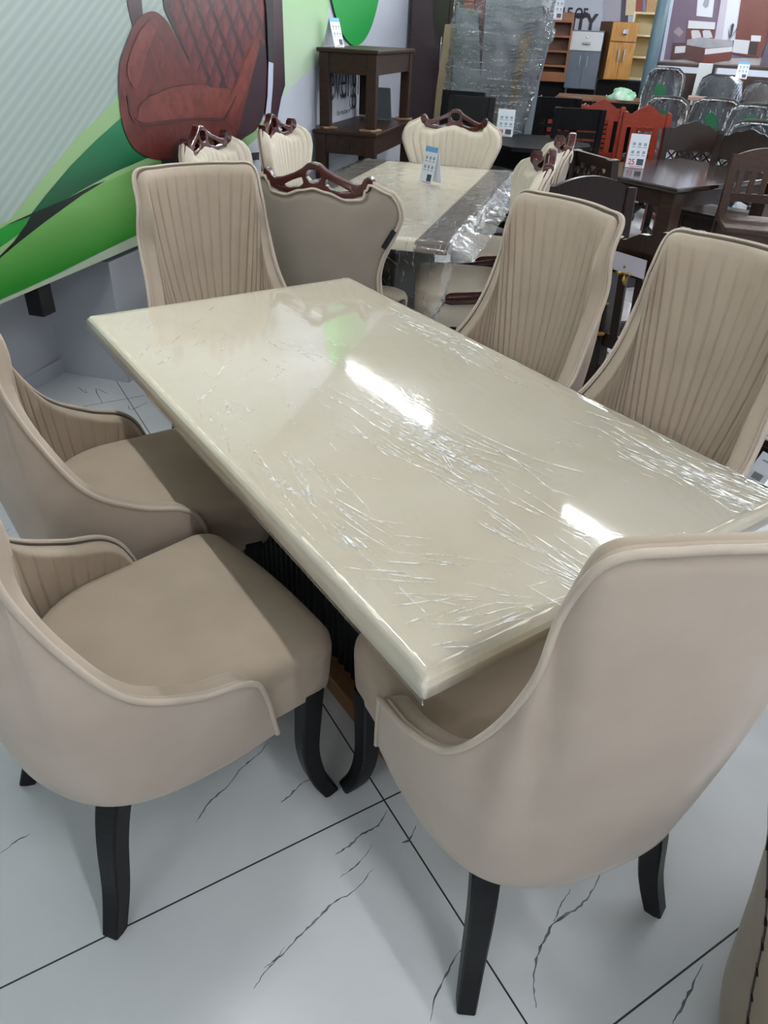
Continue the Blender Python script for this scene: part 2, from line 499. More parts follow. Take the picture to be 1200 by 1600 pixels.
fl = MB(); fl.add(quad_sn(S0, S1, N0, N1, 0.0), [(3, 2, 1, 0)], 0)
for pts, hw in VEINS:
    P = spline(pts, 5)
    L = len(P); vs = []; fs = []
    for i, p in enumerate(P):
        t = P[min(i + 1, L - 1)] - P[max(i - 1, 0)]; t = t / (np.linalg.norm(t) + 1e-9)
        nn = np.array([-t[1], t[0], 0])
        w = hw * 0.72 * (0.25 + 0.75 * math.sin(PI * (i + 0.3) / L)) * random.uniform(0.3, 1.1)
        p = p + nn * random.uniform(-0.0015, 0.0015)
        vs += [p + nn * w + np.array([0, 0, .0004]), p - nn * w + np.array([0, 0, .0004])]
    for i in range(L - 1): fs.append((2 * i, 2 * i + 1, 2 * i + 3, 2 * i + 2))
    fl.add(vs, fs, 1)
Mt['vein'] = mat('marble_vein', '3a4347', 0.2, '858e93', 30)
Mt['tile'] = floor_mat()
tag(fl.build('floor', [Mt['tile'], Mt['vein']]), kind='structure')

def wall_box(name, s0, s1, n0, n1, z0, z1, m):
    b = MB()
    P = [sn(s, n, z) for z in (z0, z1) for s, n in ((s0, n0), (s1, n0), (s1, n1), (s0, n1))]
    b.add(P, [(3, 2, 1, 0), (4, 5, 6, 7), (0, 1, 5, 4), (1, 2, 6, 5), (2, 3, 7, 6), (3, 0, 4, 7)])
    return tag(b.build(name, m), kind='structure')
def slab_sn(b, s0, s1, n0, n1, z0, z1, mi=0):
    P = [sn(s, n, z) for z in (z0, z1) for s, n in ((s0, n0), (s1, n0), (s1, n1), (s0, n1))]
    b.add(P, [(3, 2, 1, 0), (4, 5, 6, 7), (0, 1, 5, 4), (1, 2, 6, 5), (2, 3, 7, 6), (3, 0, 4, 7)], mi)
wall_box('wall_left', S0, S1, N0 - 0.1, N0, 0, ZC, Mt['wall'])
wall_box('wall_back', S1, S1 + 0.1, N0, N1, 0, ZC, Mt['wallwhite'])
wall_box('wall_right', S0, S1, N1, N1 + 0.1, 0, ZC, Mt['wallwhite'])
wall_box('wall_front', S0 - 0.1, S0, N0, N1, 0, ZC, Mt['wallwhite'])
wall_box('ceiling', S0, S1, N0, N1, ZC, ZC + 0.1, Mt['ceiling'])
wall_box('trim_1', 0.0, 2.1, N0, -0.035, 0.0, 0.575, Mt['wall'])
wall_box('baseboard_left', S0, 0.0, N0, N0 + 0.012, 0, 0.075, Mt['wall'])

# ------------------------------------------------------------------ ceiling tubes
def emit(name, c, s):
    m = bpy.data.materials.new(name); m.use_nodes = True
    nt = m.node_tree; nt.nodes.clear()
    o = node(nt, 'ShaderNodeOutputMaterial'); e = node(nt, 'ShaderNodeEmission'); e.inputs[0].default_value = c; e.inputs[1].default_value = s
    nt.links.new(e.outputs[0], o.inputs[0]); return m
Mt['tubeglow'] = emit('fluorescent_tube', (0.97, 0.985, 1.0, 1), TUBE_POWER)
Mt['fixture'] = mat('white_fixture', 'd8dadc', 0.5)
tl = thing('tube_light', 'ceiling tube light', 'light', (0, 0, 0), 0, 'tube lights in rows on the ceiling')
MB().box((0, 0, 0.035), (0.07, 1.28, 0.05), bev=0.006).build('housing', Mt['fixture'], tl)
MB().cyl((0, -0.60, -0.012), (0, 0.60, -0.012), 0.019, n=12).build('tube', Mt['tubeglow'], tl)
for yy in (-0.615, 0.615): MB().box((0, yy, -0.004), (0.045, 0.03, 0.05)).build('end_cap', Mt['fixture'], tl)
first = True
for ix in range(-2, 6):
    for iy2 in range(-10, 12):
        x = -0.46 + 2.78 * ix; y = 0.555 + 2.635 * iy2 / 2
        s_ = (np.array([x, y]) - WO) @ WS; n_ = (np.array([x, y]) - WO) @ WN
        if not (S0 + 0.8 < s_ < S1 - 0.7 and 0.56 < n_ < N1 - 0.8): continue
        if n_ > 7.5 or (iy2 % 2 and s_ < 3.6): continue          # extra unseen tubes added over the far half to brighten it
        o = tl if first else copy_tree(tl)
        place(o, (x, y, ZC - 0.06), 0, 'white ceiling tube light in rows, extra ones added at the far end'); first = False

# ------------------------------------------------------------------ fluted dining chairs round the wrapped table
RIM = np.array([[0.0, -0.3628, 1.0734], [0.129, -0.3299, 1.0749], [0.2108, -0.3029, 1.0644], [0.2236, -0.2705, 0.9739], [0.2377, -0.2671, 0.8707], [0.2467, -0.2179, 0.7287], [0.2683, -0.1526, 0.6207], [0.2798, -0.0502, 0.559], [0.2791, 0.0409, 0.527], [0.2623, 0.0852, 0.4633], [0.2451, 0.121, 0.2993]])
BOT = np.array([[0.0, -0.3077, 0.3883], [0.1153, -0.2872, 0.3687], [0.1952, -0.2256, 0.3345], [0.2348, -0.1303, 0.3131], [0.2503, 0.0037, 0.3068], [0.2449, 0.1238, 0.2993]])
def cr_np(P, n): return np.array(spline(list(P), n))
def mirror_full(P):
    Q = P[::-1].copy(); Q[:, 0] *= -1
    return np.vstack([Q[:-1], P])

def make_dining_chair(label):
    t = thing('dining_chair', label, 'chair')
    R = cr_np(mirror_full(RIM), 48); B = cr_np(mirror_full(BOT), 96)       # both 961 samples
    nT = len(R); assert nT == len(B)
    Mid = 0.5 * (R + B)
    T = np.gradient(Mid[:, :2], axis=0)
    k = np.ones(73) / 73
    Tp = np.vstack([np.repeat(T[:1], 36, 0), T, np.repeat(T[-1:], 36, 0)])
    T = np.stack([np.convolve(Tp[:, i], k, 'valid') for i in range(2)], 1)
    T /= np.linalg.norm(T, axis=1)[:, None]
    OUT = np.stack([-T[:, 1], T[:, 0]], 1)            # candidate normal
    if OUT[nT // 2, 1] > 0: OUT = -OUT                # back must point to -y
    OUT3 = np.column_stack([OUT, np.zeros(nT)])
    H = R[:, 2] - B[:, 2]
    fade = np.clip(H / 0.16, 0, 1); fade = fade * fade * (3 - 2 * fade)
    BUL = 0.020 * fade * np.clip(H / 0.5, 0.3, 1)
    # outer shell
    ns = 18
    G = []
    inset = (B - np.array([0, -0.04, 0])) * np.array([0.86, 0.86, 1]) + np.array([0, -0.04, -0.008])
    inset2 = (B - np.array([0, -0.04, 0])) * np.array([0.955, 0.955, 1]) + np.array([0, -0.04, -0.0085])
    G.append(inset); G.append(inset2)
    for i in range(ns + 1):
        s = i / ns
        G.append(B + (R - B) * s + OUT3 * (BUL * math.sin(PI * s))[:, None])
    rimr = 0.011
    G.append(R + OUT3 * (-rimr * 0.9 * fade)[:, None] + np.array([0, 0, 0.004]))
    G = [g[::6] for g in G]
    sh = MB(); sh.grid(G, 0, True)
    c = inset[::6]; n2 = len(c); sh.add(list(c) + [(0, -0.04, 0.318)], [(i + 1, i, n2) for i in range(n2 - 1)] + [(0, n2 - 1, n2)], 0, True)
    sh.build('back_shell', Mt['velvet'], t)
    # padded, channelled lining
    arc = np.concatenate([[0], np.cumsum(np.linalg.norm(np.diff(Mid, axis=0), axis=1))])
    arc -= arc[nT // 2]
    pitch = 0.0335
    ph = np.abs(((arc / pitch) % 1.0) - 0.5) * 2      # 1 in a groove
    groove = 0.75 * np.exp(-((1 - ph) / 0.15) ** 2) + 0.25 * ph ** 2
    n_end = np.clip((np.abs(arc).max() - np.abs(arc)) / 0.10, 0, 1)
    th = 0.045 * fade + 0.004
    nI = 26
    s0 = np.clip((0.40 - B[:, 2]) / np.maximum(H, 1e-3), 0.02, 0.9)
    Gi = []
    for i in range(nI + 1):
        q = i / nI
        s = s0 + (0.955 - s0) * q
        z = B[:, 2] + H * s
        top = np.clip((1 - s) * H / 0.09, 0, 1)
        g = groove * 0.0060 * top * fade
        P = B + (R - B) * s[:, None] + OUT3 * (BUL * np.sin(PI * s) - th + g)[:, None]
        Gi.append(P)
    def rim_pt(s, k): return B + (R - B) * s + OUT3 * (BUL * math.sin(PI * s) - th * k)[:, None]
    Gi.append(rim_pt(0.975, 0.95)); Gi.append(rim_pt(0.990, 0.78)); Gi.append(rim_pt(1.0, 0.55)); Gi.append(rim_pt(0.994, 0.30)); Gi.append(rim_pt(0.982, 0.14))
    li = MB(); li.grid(Gi, 0, True, flip=True)
    li.build('backrest_padding', Mt['velvet_in'], t)
    # piping along the rim
    pp = R + OUT3 * 0.0025 + np.array([0, 0, 0.0015])
    MB().tube(pp[::6], 0.0056, 0, 7).build('piping', Mt['piping'], t)
    # seat cushion
    def outline(sc, yfront, rear=-0.235):
        pts = []
        hw = 0.247
        rc = 0.055
        seg = []
        # right side going to the front corner, across, back along the left, round the rear
        for kk in range(13):
            yy = -0.02 + (yfront - rc + 0.02) * kk / 12; seg.append((hw - 0.012 * (1 - kk / 12), yy))
        for kk in range(1, 9):
            a = PI / 2 * kk / 8; seg.append((hw - rc + rc * math.cos(a), yfront - rc + rc * math.sin(a)))
        for kk in range(1, 12):
            u = kk / 12; xx = (hw - rc) * (1 - 2 * u); seg.append((xx, yfront + 0.010 * math.sin(PI * u)))
        for kk in range(0, 8):
            a = PI / 2 * kk / 8; seg.append((-hw + rc - rc * math.sin(a), yfront - rc + rc * math.cos(a)))
        for kk in range(13):
            yy = yfront - rc - (yfront - rc + 0.02) * kk / 12; seg.append((-hw + 0.012 * kk / 12, yy))
        for kk in range(1, 24):
            a = PI * kk / 24; seg.append((-(hw - 0.012) * math.cos(a), -0.02 + (rear + 0.02) * math.sin(a)))
        cx, cy = 0.0, 0.03
        return [((x - cx) * sc + cx, (y - cy) * sc + cy) for x, y in seg]
    rings = []
    yf = 0.287
    for z, sc, dy in ((0.325, 0.955, 0), (0.333, 0.985, 0), (0.36, 0.995, 0), (0.425, 1.0, 0.004), (0.430, 0.994, 0.004), (0.435, 1.0, 0.004), (0.455, 0.995, 0.002), (0.468, 0.978, 0), (0.476, 0.945, 0), (0.481, 0.88, 0), (0.484, 0.75, 0), (0.487, 0.5, 0), (0.488, 0.25, 0), (0.488, 0.02, 0)):
        rings.append([(x, y, z) for x, y in outline(sc, yf + dy)])
    st = MB(); st.grid(rings, 0, True, closed=True)
    st.add(rings[0], [tuple(range(len(rings[0])))[::-1]], 0); st.add(rings[-1], [tuple(range(len(rings[0])))], 0, True)
    st.build('seat', Mt['velvet_in'], t)
    # legs
    for sx in (-1, 1):
        p = spline([(sx * 0.222, 0.222, 0.345), (sx * 0.224, 0.216, 0.26), (sx * 0.227, 0.210, 0.16), (sx * 0.236, 0.224, 0.07), (sx * 0.252, 0.252, 0.0)], 5)
        MB().square(p, np.linspace(0.046, 0.033, len(p)), 0, 0.15 * sx, (1, 0, 0)).build('leg', Mt['blackleg'], t)
    for sx in (-1, 1):
        p = spline([(sx * 0.160, -0.150, 0.40), (sx * 0.184, -0.194, 0.31), (sx * 0.196, -0.218, 0.22), (sx * 0.208, -0.238, 0.10), (sx * 0.226, -0.266, 0.0)], 5)
        MB().square(p, np.linspace(0.050, 0.033, len(p)), 0, -0.45 * sx, (1, 0, 0)).build('leg', Mt['blackleg'], t)
    return t

CH = {1: (-.657, -.221, 81.7), 2: (-.492, .363, 93.3), 3: (-.123, -.739, 9.7), 4: (.089, .925, 178.8), 5: (.580, .276, -89.5), 6: (.595, -.308, -90.5)}
CH_LABEL = {
    1: 'beige fluted chair on the left of the wrapped table, nearest the lower left corner',
    2: 'beige fluted chair on the left of the wrapped table, second from us',
    3: 'beige chair at the near end of the wrapped table, its smooth back towards us',
    4: 'beige fluted chair at the far end of the wrapped table, below the red armchair picture',
    5: 'beige fluted chair on the right of the wrapped table, nearer the carved-crest chairs',
    6: 'beige fluted chair on the right of the wrapped table, cut by the right photo edge'}
base_chair = make_dining_chair('x')
for k, (x, y, a) in CH.items():
    o = base_chair if k == 1 else copy_tree(base_chair)
    place(o, (x, y, 0), a, CH_LABEL[k], 'beige fluted chairs round the wrapped table')

# ------------------------------------------------------------------ the wrapped dining table
TW, TL, TZ = 0.9, 1.6465, 0.77
tb = thing('dining_table', 'long cream stone dining table wrapped in clear stretch film, in the foreground', 'table')
top = MB()
def rrect(hw, hl, r, n=6):
    pts = []
    for cx, cy, a0 in ((hw - r, hl - r, 0), (-hw + r, hl - r, PI / 2), (-hw + r, -hl + r, PI), (hw - r, -hl + r, 3 * PI / 2)):
        for k in range(n + 1):
            a = a0 + PI / 2 * k / n
            pts.append((cx + r * math.cos(a), cy + r * math.sin(a)))
    return pts
def slab_rings(spec, r=0.008):
    return [[(x, y, z) for x, y in rrect(TW / 2 - d, TL / 2 - d, max(r - d * 0.4, 0.004))] for z, d in spec]
prof = [(TZ - .045, .03), (TZ - .045, .004), (TZ - .041, 0.0), (TZ - .020, 0.0), (TZ - .010, .004), (TZ - .004, .010), (TZ - .001, .017), (TZ, .024)]
rg = slab_rings(prof)
for a, b in zip(rg[:-1], rg[1:]): top.grid([a, b], 0, True, closed=True)
top.add(rg[-1], [tuple(range(len(rg[-1])))], 0); top.add(rg[0], [tuple(range(len(rg[0])))[::-1]], 0)
top.build('tabletop', Mt['onyx'], tb)
pd = MB()
# fluted pedestal: vertical reeds on all four faces
def fluted(hw, hl, z0, z1, pitch=0.032):
    pts = []
    def side(a, b):
        L = math.hypot(b[0] - a[0], b[1] - a[1]); n = int(round(L / pitch)); d = ((b[0] - a[0]) / L, (b[1] - a[1]) / L); nn = (d[1], -d[0])
        for i in range(n):
            for k in range(6):
                u = (i + k / 6) * L / n; h = 0.010 * math.sin(PI * k / 6)
                pts.append((a[0] + d[0] * u + nn[0] * h, a[1] + d[1] * u + nn[1] * h))
    side((-hw, hl), (-hw, -hl)); side((-hw, -hl), (hw, -hl)); side((hw, -hl), (hw, hl)); side((hw, hl), (-hw, hl))
    return [[(x, y, z0) for x, y in pts], [(x, y, z1) for x, y in pts]]
f_ = fluted(0.165, 0.39, 0.06, TZ - 0.085)
pd.grid(f_, 0, False, closed=True)
pd.build('pedestal', Mt['blackleg'], tb)
MB().box((0, 0, TZ - 0.067), (0.46, 1.0, 0.04), bev=0.004).build('underframe', Mt['blackwood'], tb)
MB().box((0, 0.0, 0.03), (0.44, 0.92, 0.06), bev=0.006).build('plinth', Mt['rawwood'], tb)

# stretch film over top and edges
fm = MB()
def film_z(x, y):
    return TZ + 0.0011 + 0.00006 * math.sin(17 * x + 5 * y) * math.sin(6 * y - 3 * x)
nx, ny = 46, 80
Gf = []
def film_prof(u, half):
    """u in [-1.12,1.12] across the table -> (offset, drop) following the moulded edge"""
    a = abs(u); sg = 1 if u > 0 else -1
    if a <= 1: return sg * a * (half - 0.024), 0.0
    q = (a - 1) / 0.12
    pr = [(half - 0.024, 0.0), (half - 0.008, 0.005), (half + 0.002, 0.014), (half + 0.004, 0.026), (half + 0.0035, 0.036), (half + 0.003, 0.042), (half + 0.002, 0.047)]
    f = q * (len(pr) - 1); i = min(int(f), len(pr) - 2); w = f - i
    return sg * (pr[i][0] * (1 - w) + pr[i + 1][0] * w), pr[i][1] * (1 - w) + pr[i + 1][1] * w
us = [-1.12 + 0.02 * i for i in range(6)] + [-1 + 2 * i / 40 for i in range(41)] + [1.02 + 0.02 * i for i in range(6)]
vs_ = [-1.12 + 0.02 * i for i in range(6)] + [-1 + 2 * i / 72 for i in range(73)] + [1.02 + 0.02 * i for i in range(6)]
for v in vs_:
    row = []
    for u in us:
        x, dx = film_prof(u, TW / 2); y, dy = film_prof(v, TL / 2)
        d = max(dx, dy)
        row.append((x, y, film_z(x, y) - d + (random.uniform(-.0005, .0005) if d > 0 else 0)))
    Gf.append(row)
fm.grid(Gf, 0, True)
# creases: thin pinched-up folds of the film, their glints painted white
def crease(p, ang, L, h, w, bend):
    n = max(4, int(L / 0.012)); A = []; T_ = []; Bq = []
    x, y = p[0], p[1]; slope = random.choice((0.05, 0.10, 0.16, 0.24))
    for i in range(n + 1):
        k = max(0.0, math.sin(PI * i / n)) ** 0.6
        dx, dy = math.cos(ang), math.sin(ang)
        ww = w * (0.25 + 0.75 * k) * random.uniform(0.6, 1.2); hh = ww * slope
        z = TZ + 0.0013
        A.append((x - dy * ww, y + dx * ww, z)); T_.append((x + dy * ww * random.uniform(-.5, .5), y - dx * ww * 0.2, z + hh)); Bq.append((x + dy * ww, y - dx * ww, z))
        x += dx * L / n; y += dy * L / n; ang += bend * L / n + random.uniform(-.05, .05)
        if abs(x) > TW / 2 - 0.012 or abs(y) > TL / 2 - 0.012: break
    if len(A) > 2: fm.grid([A, T_, Bq], 1, True, flip=True)
rc = random.Random(11)
def cluster(px0, px1, n, Lr, ang0, spread, h=0.0014, w=0.0015):
    a = on_z(*px0, TZ); b = on_z(*px1, TZ)
    for _ in range(int(n * 1.15)):
        t = rc.gauss(0.5, 0.28); 
        p = a + (b - a) * t + np.array([rc.gauss(0, spread), rc.gauss(0, spread), 0])
        if abs(p[0]) > TW / 2 - .02 or abs(p[1]) > TL / 2 - .02: continue
        crease(p, ang0 + rc.gauss(0, 0.09), 1.35 * rc.uniform(*Lr), h * rc.uniform(.4, 1.3), w * rc.uniform(.5, 1.3), rc.uniform(-2, 2))
D_ = -PI / 2
cluster((540, 600), (700, 740), 46, (0.05, 0.20), D_ + 0.10, 0.05)
cluster((600, 660), (720, 700), 16, (0.10, 0.26), D_ + 0.18, 0.05)
cluster((400, 690), (500, 800), 18, (0.04, 0.16), D_ - 0.02, 0.05)
cluster((420, 700), (560, 880), 14, (0.06, 0.14), D_ + 0.02, 0.04)
cluster((590, 480), (760, 560), 34, (0.04, 0.16), D_ + 0.05, 0.03)
cluster((930, 670), (1150, 770), 60, (0.03, 0.15), D_ + 0.05, 0.04)
cluster((1100, 740), (1170, 800), 34, (0.02, 0.08), D_ + 0.4, 0.03)
cluster((820, 830), (900, 900), 36, (0.05, 0.14), D_ + 0.15, 0.05)
cluster((560, 820), (700, 960), 22, (0.03, 0.10), D_ + 0.9, 0.05)
cluster((660, 1010), (860, 960), 34, (0.02, 0.07), -0.2, 0.04)
cluster((420, 510), (520, 580), 22, (0.02, 0.10), D_ + 0.25, 0.05)
cluster((300, 520), (450, 620), 20, (0.02, 0.09), D_ - 0.8, 0.07)
cluster((330, 620), (380, 700), 10, (0.02, 0.10), D_ - 0.2, 0.03)
cluster((450, 452), (540, 436), 12, (0.01, 0.05), 0.1, 0.01)
cluster((250, 560), (1000, 760), 60, (0.01, 0.06), D_ + 0.3, 0.12, 0.0010, 0.0009)
tag(fm.build('plastic_film', [Mt['film_main'], Mt['crease']]), 'clear stretch film pulled tight over the large cream tabletop', 'plastic wrap')

# ------------------------------------------------------------------ printed wall panel
mu = thing('wall_print', 'large green and white printed wall panel with a red leather armchair picture', 'wall print', sn(0, 0, 0), 0)
def inv_loc(p): return Vector(p) - mu.location
Mt['board'] = mat('panel_white', 'bcc3cf', 0.4, 'c2c8d4', 2)
def stripe_mat():
    m, nt, b = new_mat('striped_grey_green_print')
    tc = node(nt, 'ShaderNodeTexCoord'); mp = node(nt, 'ShaderNodeMapping')
    dt = node(nt, 'ShaderNodeVectorMath', operation='DOT_PRODUCT')
    # stripe direction climbs along the wall
    d = np.append(WS * 0.50, -0.866)
    dt.inputs[1].default_value = tuple(d)
    nt.links.new(tc.outputs['Object'], dt.inputs[0])
    a = node(nt, 'ShaderNodeMath', operation='MULTIPLY'); a.inputs[1].default_value = 2 * PI / 0.034; nt.links.new(dt.outputs['Value'], a.inputs[0])
    s = node(nt, 'ShaderNodeMath', operation='SINE'); nt.links.new(a.outputs[0], s.inputs[0])
    mr = node(nt, 'ShaderNodeMapRange'); mr.inputs[1].default_value = -0.5; mr.inputs[2].default_value = 0.9; nt.links.new(s.outputs[0], mr.inputs[0])
    mx = node(nt, 'ShaderNodeMix', data_type='RGBA'); nt.links.new(mr.outputs[0], mx.inputs[0])
    mx.inputs[6].default_value = C('97a9a0'); mx.inputs[7].default_value = C('a5b3ae')
    nt.links.new(mx.outputs[2], b.inputs['Base Color']); b.inputs['Roughness'].default_value = 0.4
    return m
def grad_mat(name, c1, c2, z0, z1, rough=0.4, sdir=0.0):
    """printed two-tone gradient running up the panel (z) and, if sdir, along it"""
    m, nt, b = new_mat(name)
    tc = node(nt, 'ShaderNodeTexCoord')
    dt = node(nt, 'ShaderNodeVectorMath', operation='DOT_PRODUCT'); dt.inputs[1].default_value = (WS[0] * sdir, WS[1] * sdir, 1)
    nt.links.new(tc.outputs['Object'], dt.inputs[0])
    nz = node(nt, 'ShaderNodeTexNoise', i_Scale=6.0, i_Detail=4.0); nt.links.new(tc.outputs['Object'], nz.inputs['Vector'])
    ad = node(nt, 'ShaderNodeMath', operation='MULTIPLY_ADD'); ad.inputs[1].default_value = 0.12 * abs(z1 - z0) ; nt.links.new(nz.outputs['Fac'], ad.inputs[0]); nt.links.new(dt.outputs['Value'], ad.inputs[2])
    mr = node(nt, 'ShaderNodeMapRange'); mr.inputs[1].default_value = z0; mr.inputs[2].default_value = z1
    nt.links.new(ad.outputs[0], mr.inputs[0])
    mx = node(nt, 'ShaderNodeMix', data_type='RGBA'); nt.links.new(mr.outputs[0], mx.inputs[0])
    mx.inputs[6].default_value = C(c1); mx.inputs[7].default_value = C(c2)
    nt.links.new(mx.outputs[2], b.inputs['Base Color']); b.inputs['Roughness'].default_value = rough
    return m
bd = MB(); PB = 0.609
P = [inv_loc(sn(s, n, z)) for z in (PB, ZC - 0.02) for s, n in ((-8.3, -0.03), (5.9, -0.03), (5.9, 0.0), (-8.3, 0.0))]
bd.add(P, [(3, 2, 1, 0), (4, 5, 6, 7), (0, 1, 5, 4), (1, 2, 6, 5), (2, 3, 7, 6), (3, 0, 4, 7)])
bd.build('board', Mt['board'], mu)
layer_n = [0.0006]
def layer(name, px, m, smooth=0, sz=None, parent=mu):
    """a printed shape: flat ink on the panel, outline given by points on it"""
    pts = sz if sz is not None else [wall_sz(*p) for p in px]
    if smooth: pts = [tuple(p) for p in spline(pts, smooth, True)]
    pts = [(s, min(max(z, PB + 0.001), ZC - 0.03)) for s, z in pts]
    layer_n[0] += 0.0004
    bm = bmesh.new()
    vs = [bm.verts.new(inv_loc(sn(s, layer_n[0], z))) for s, z in pts]
    es = [bm.edges.new((vs[i], vs[(i + 1) % len(vs)])) for i in range(len(vs))]
    bmesh.ops.triangle_fill(bm, use_beauty=True, edges=es)
    for f in bm.faces:
        f.normal_update()
        if f.normal.dot(Vector((WN[0], WN[1], 0))) < 0: f.normal_flip()
    me = bpy.data.meshes.new(name); bm.to_mesh(me); bm.free(); me.materials.append(m)
    o = bpy.data.objects.new(name, me); col.objects.link(o); o.parent = parent
    return o
def merge_layer(name, polys, m, smooth=0):
    """many little printed shapes of one ink in one mesh"""
    layer_n[0] += 0.0004
    mb = MB()
    for px in polys:
        pts = [wall_sz(*p) for p in px]
        if smooth: pts = spline(pts, smooth, True)
        mb.add([inv_loc(sn(s, layer_n[0], z)) for s, z in pts], [tuple(range(len(pts)))])
    return mb.build(name, m, mu)

Mt['p_stripe'] = stripe_mat()
Mt['p_pale'] = grad_mat('pale_green_print', '86ac74', '9dc08a', 0.7, 1.6)
Mt['p_pale2'] = grad_mat('fading_green_print', 'b9cdb8', '8fc07e', 1.2, 1.9)
Mt['p_dark'] = grad_mat('emerald_print', '03522f', '0c8a58', 0.95, 1.25)
Mt['p_black'] = grad_mat('black_green_print', '07140f', '0b2a1d', 0.8, 1.1)
Mt['p_mid'] = grad_mat('leaf_green_print', '1f7a1c', '6fa65a', 0.66, 0.86)
Mt['p_leaf'] = grad_mat('bright_green_print', '0f6a1a', '1c8a30', 0.7, 0.85)
Mt['p_logo'] = grad_mat('logo_green_print', '0a8f3c', '10a044', 1.3, 2.4)
Mt['p_strip'] = mat('pale_edge_print', 'a9b8a0', 0.4)
layer('striped_field', None, Mt['p_stripe'], sz=[(-8.2, PB + .002), (-8.2, 2.9), (1.9, 2.9), (1.75, 1.5), (1.6, 1.2), (0.9, 0.9), (0.25, PB + .002)])
layer('fading_field', [(443, -40), (520, -40), (508, 60), (500, 96), (470, 122), (440, 152), (400, 190), (330, 230), (300, 120)], Mt['p_pale2'])
layer('pale_band', [(186, 150), (165, 172), (120, 215), (75, 268), (40, 312), (15, 343), (-30, 365), (-30, 470), (60, 440), (217, 365), (300, 300), (420, 200), (360, 120), (250, 100)], Mt['p_pale'])
layer('leaf_tip', [(-40, 368), (0, 357), (48, 334), (34, 362), (0, 386), (-40, 415)], Mt['p_leaf'])
layer('emerald_swoosh', [(186, 186), (150, 218), (110, 258), (70, 305), (47, 335), (90, 318), (130, 295), (180, 268), (232, 246), (300, 220), (300, 120)], Mt['p_dark'])
layer('green_sweep', [(-40, 440), (0, 402), (36, 372), (70, 344), (128, 303), (165, 284), (200, 268), (250, 250), (330, 240), (330, 300), (217, 365), (160, 392), (80, 432), (0, 468), (-40, 490)], Mt['p_mid'])
layer('black_swoosh', [(-20, 362), (0, 355), (47, 334), (100, 312), (145, 289), (165, 282), (128, 304), (70, 346), (30, 377), (0, 402), (-20, 418), (20, 378), (40, 350), (46, 338)], Mt['p_black'])
layer('pale_edge', [(222, 364), (150, 398), (80, 433), (0, 469), (-20, 478), (-20, 484), (0, 474.5), (100, 432), (217, 382.5), (222, 380)], Mt['p_strip'])
# the pictured armchair
def q(pts): return [(180 + x / 3.75, y / 3.75) for x, y in pts]
Mt['p_quilt'] = mat('maroon_leather_print', '2a1216', 0.4, '3a181c', 20)
Mt['p_dia'] = mat('red_leather_print', '4c1c1f', 0.4, '5c2527', 26, detail=6)
Mt['p_egg'] = mat('red_brown_leather_print', '4a1814', 0.38, '682720', 12, detail=8, dist=1.0)
Mt['p_seat'] = mat('tan_red_leather_print', '5e231c', 0.38, '79362c', 14, detail=8, dist=1.0)
Mt['p_purple'] = mat('purple_black_print', '1d1020', 0.4, '3a1720', 10)
Mt['p_seam'] = mat('seam_print', '3a100e', 0.4)
Mt['p_hi'] = mat('leather_sheen_print', '84402f', 0.4, '8f4a38', 18)
Mt['p_silver'] = mat('silver_print', 'b9bed2', 0.35)
layer('printed_leg', q([(55, -60), (140, -60), (150, 0), (158, 95), (100, 160), (75, 60)]), Mt['p_quilt'])
layer('printed_chair_back', q([(268, -60), (860, -60), (885, 400), (740, 430), (680, 520), (560, 515), (490, 475), (400, 300), (320, 135), (285, 60)]), Mt['p_quilt'])
layer('printed_back_side', q([(855, -60), (972, -60), (982, 200), (992, 500), (970, 570), (945, 700), (900, 695), (868, 665), (885, 400)]), Mt['p_purple'])
dia = []; dia2 = []
inside = lambda x, y: (y < 500 and x > 300 + max(0, (y - 60)) * 0.42 + 20 and x < 860 - max(0, y - 240) * 0.55)
for r in range(-2, 6):
    for c_ in range(0, 12):
        cx = 250 + c_ * 84 - (r % 2) * 42 - r * 4 + 60; cy = -60 + r * 105
        if not inside(cx, cy): continue
        w = 38 - 1.0 * c_; h = 96
        dia.append(q([(cx - 4, cy - h), (cx + w, cy - 8), (cx + 6, cy + h), (cx - w, cy + 6)]))
        dia2.append(q([(cx, cy - h * .55), (cx + w * .8, cy - 2), (cx + 6, cy + h * .9), (cx - w * .25, cy + h * .45)]))
merge_layer('printed_quilting', dia, Mt['p_dia'])
Mt['p_dia2'] = mat('lit_leather_print', '5a2023', 0.4, '6e2c2c', 30, detail=6)
merge_layer('printed_quilt_sheen', dia2, Mt['p_dia2'])
layer('printed_chair_shell', q([(15, 430), (28, 340), (55, 260), (85, 190), (112, 130), (150, 88), (210, 65), (258, 85), (305, 135), (345, 205), (395, 300), (440, 390), (490, 470), (560, 512), (640, 518), (682, 500), (705, 450), (742, 345), (780, 255), (815, 212), (850, 225), (874, 300), (885, 400), (880, 560), (862, 680), (820, 760), (760, 800), (700, 835), (640, 868), (540, 900), (420, 915), (330, 935), (250, 935), (170, 915), (105, 870), (62, 800), (32, 700), (16, 560)]), Mt['p_egg'], 3)
layer('printed_shadow_side', q([(770, 560), (800, 420), (835, 250), (855, 240), (874, 300), (885, 400), (880, 560), (862, 680), (820, 760), (760, 800), (700, 830), (735, 690)]), Mt['p_purple'], 3)
layer('printed_under_shadow', q([(330, 860), (400, 790), (480, 800), (560, 850), (540, 898), (420, 914), (335, 932)]), Mt['p_seam'], 3)
layer('printed_cushion', q([(105, 690), (118, 640), (140, 605), (185, 568), (250, 540), (330, 510), (400, 494), (460, 490), (560, 512), (640, 518), (668, 540), (655, 640), (612, 690), (450, 690), (300, 702), (170, 718)]), Mt['p_seat'], 3)
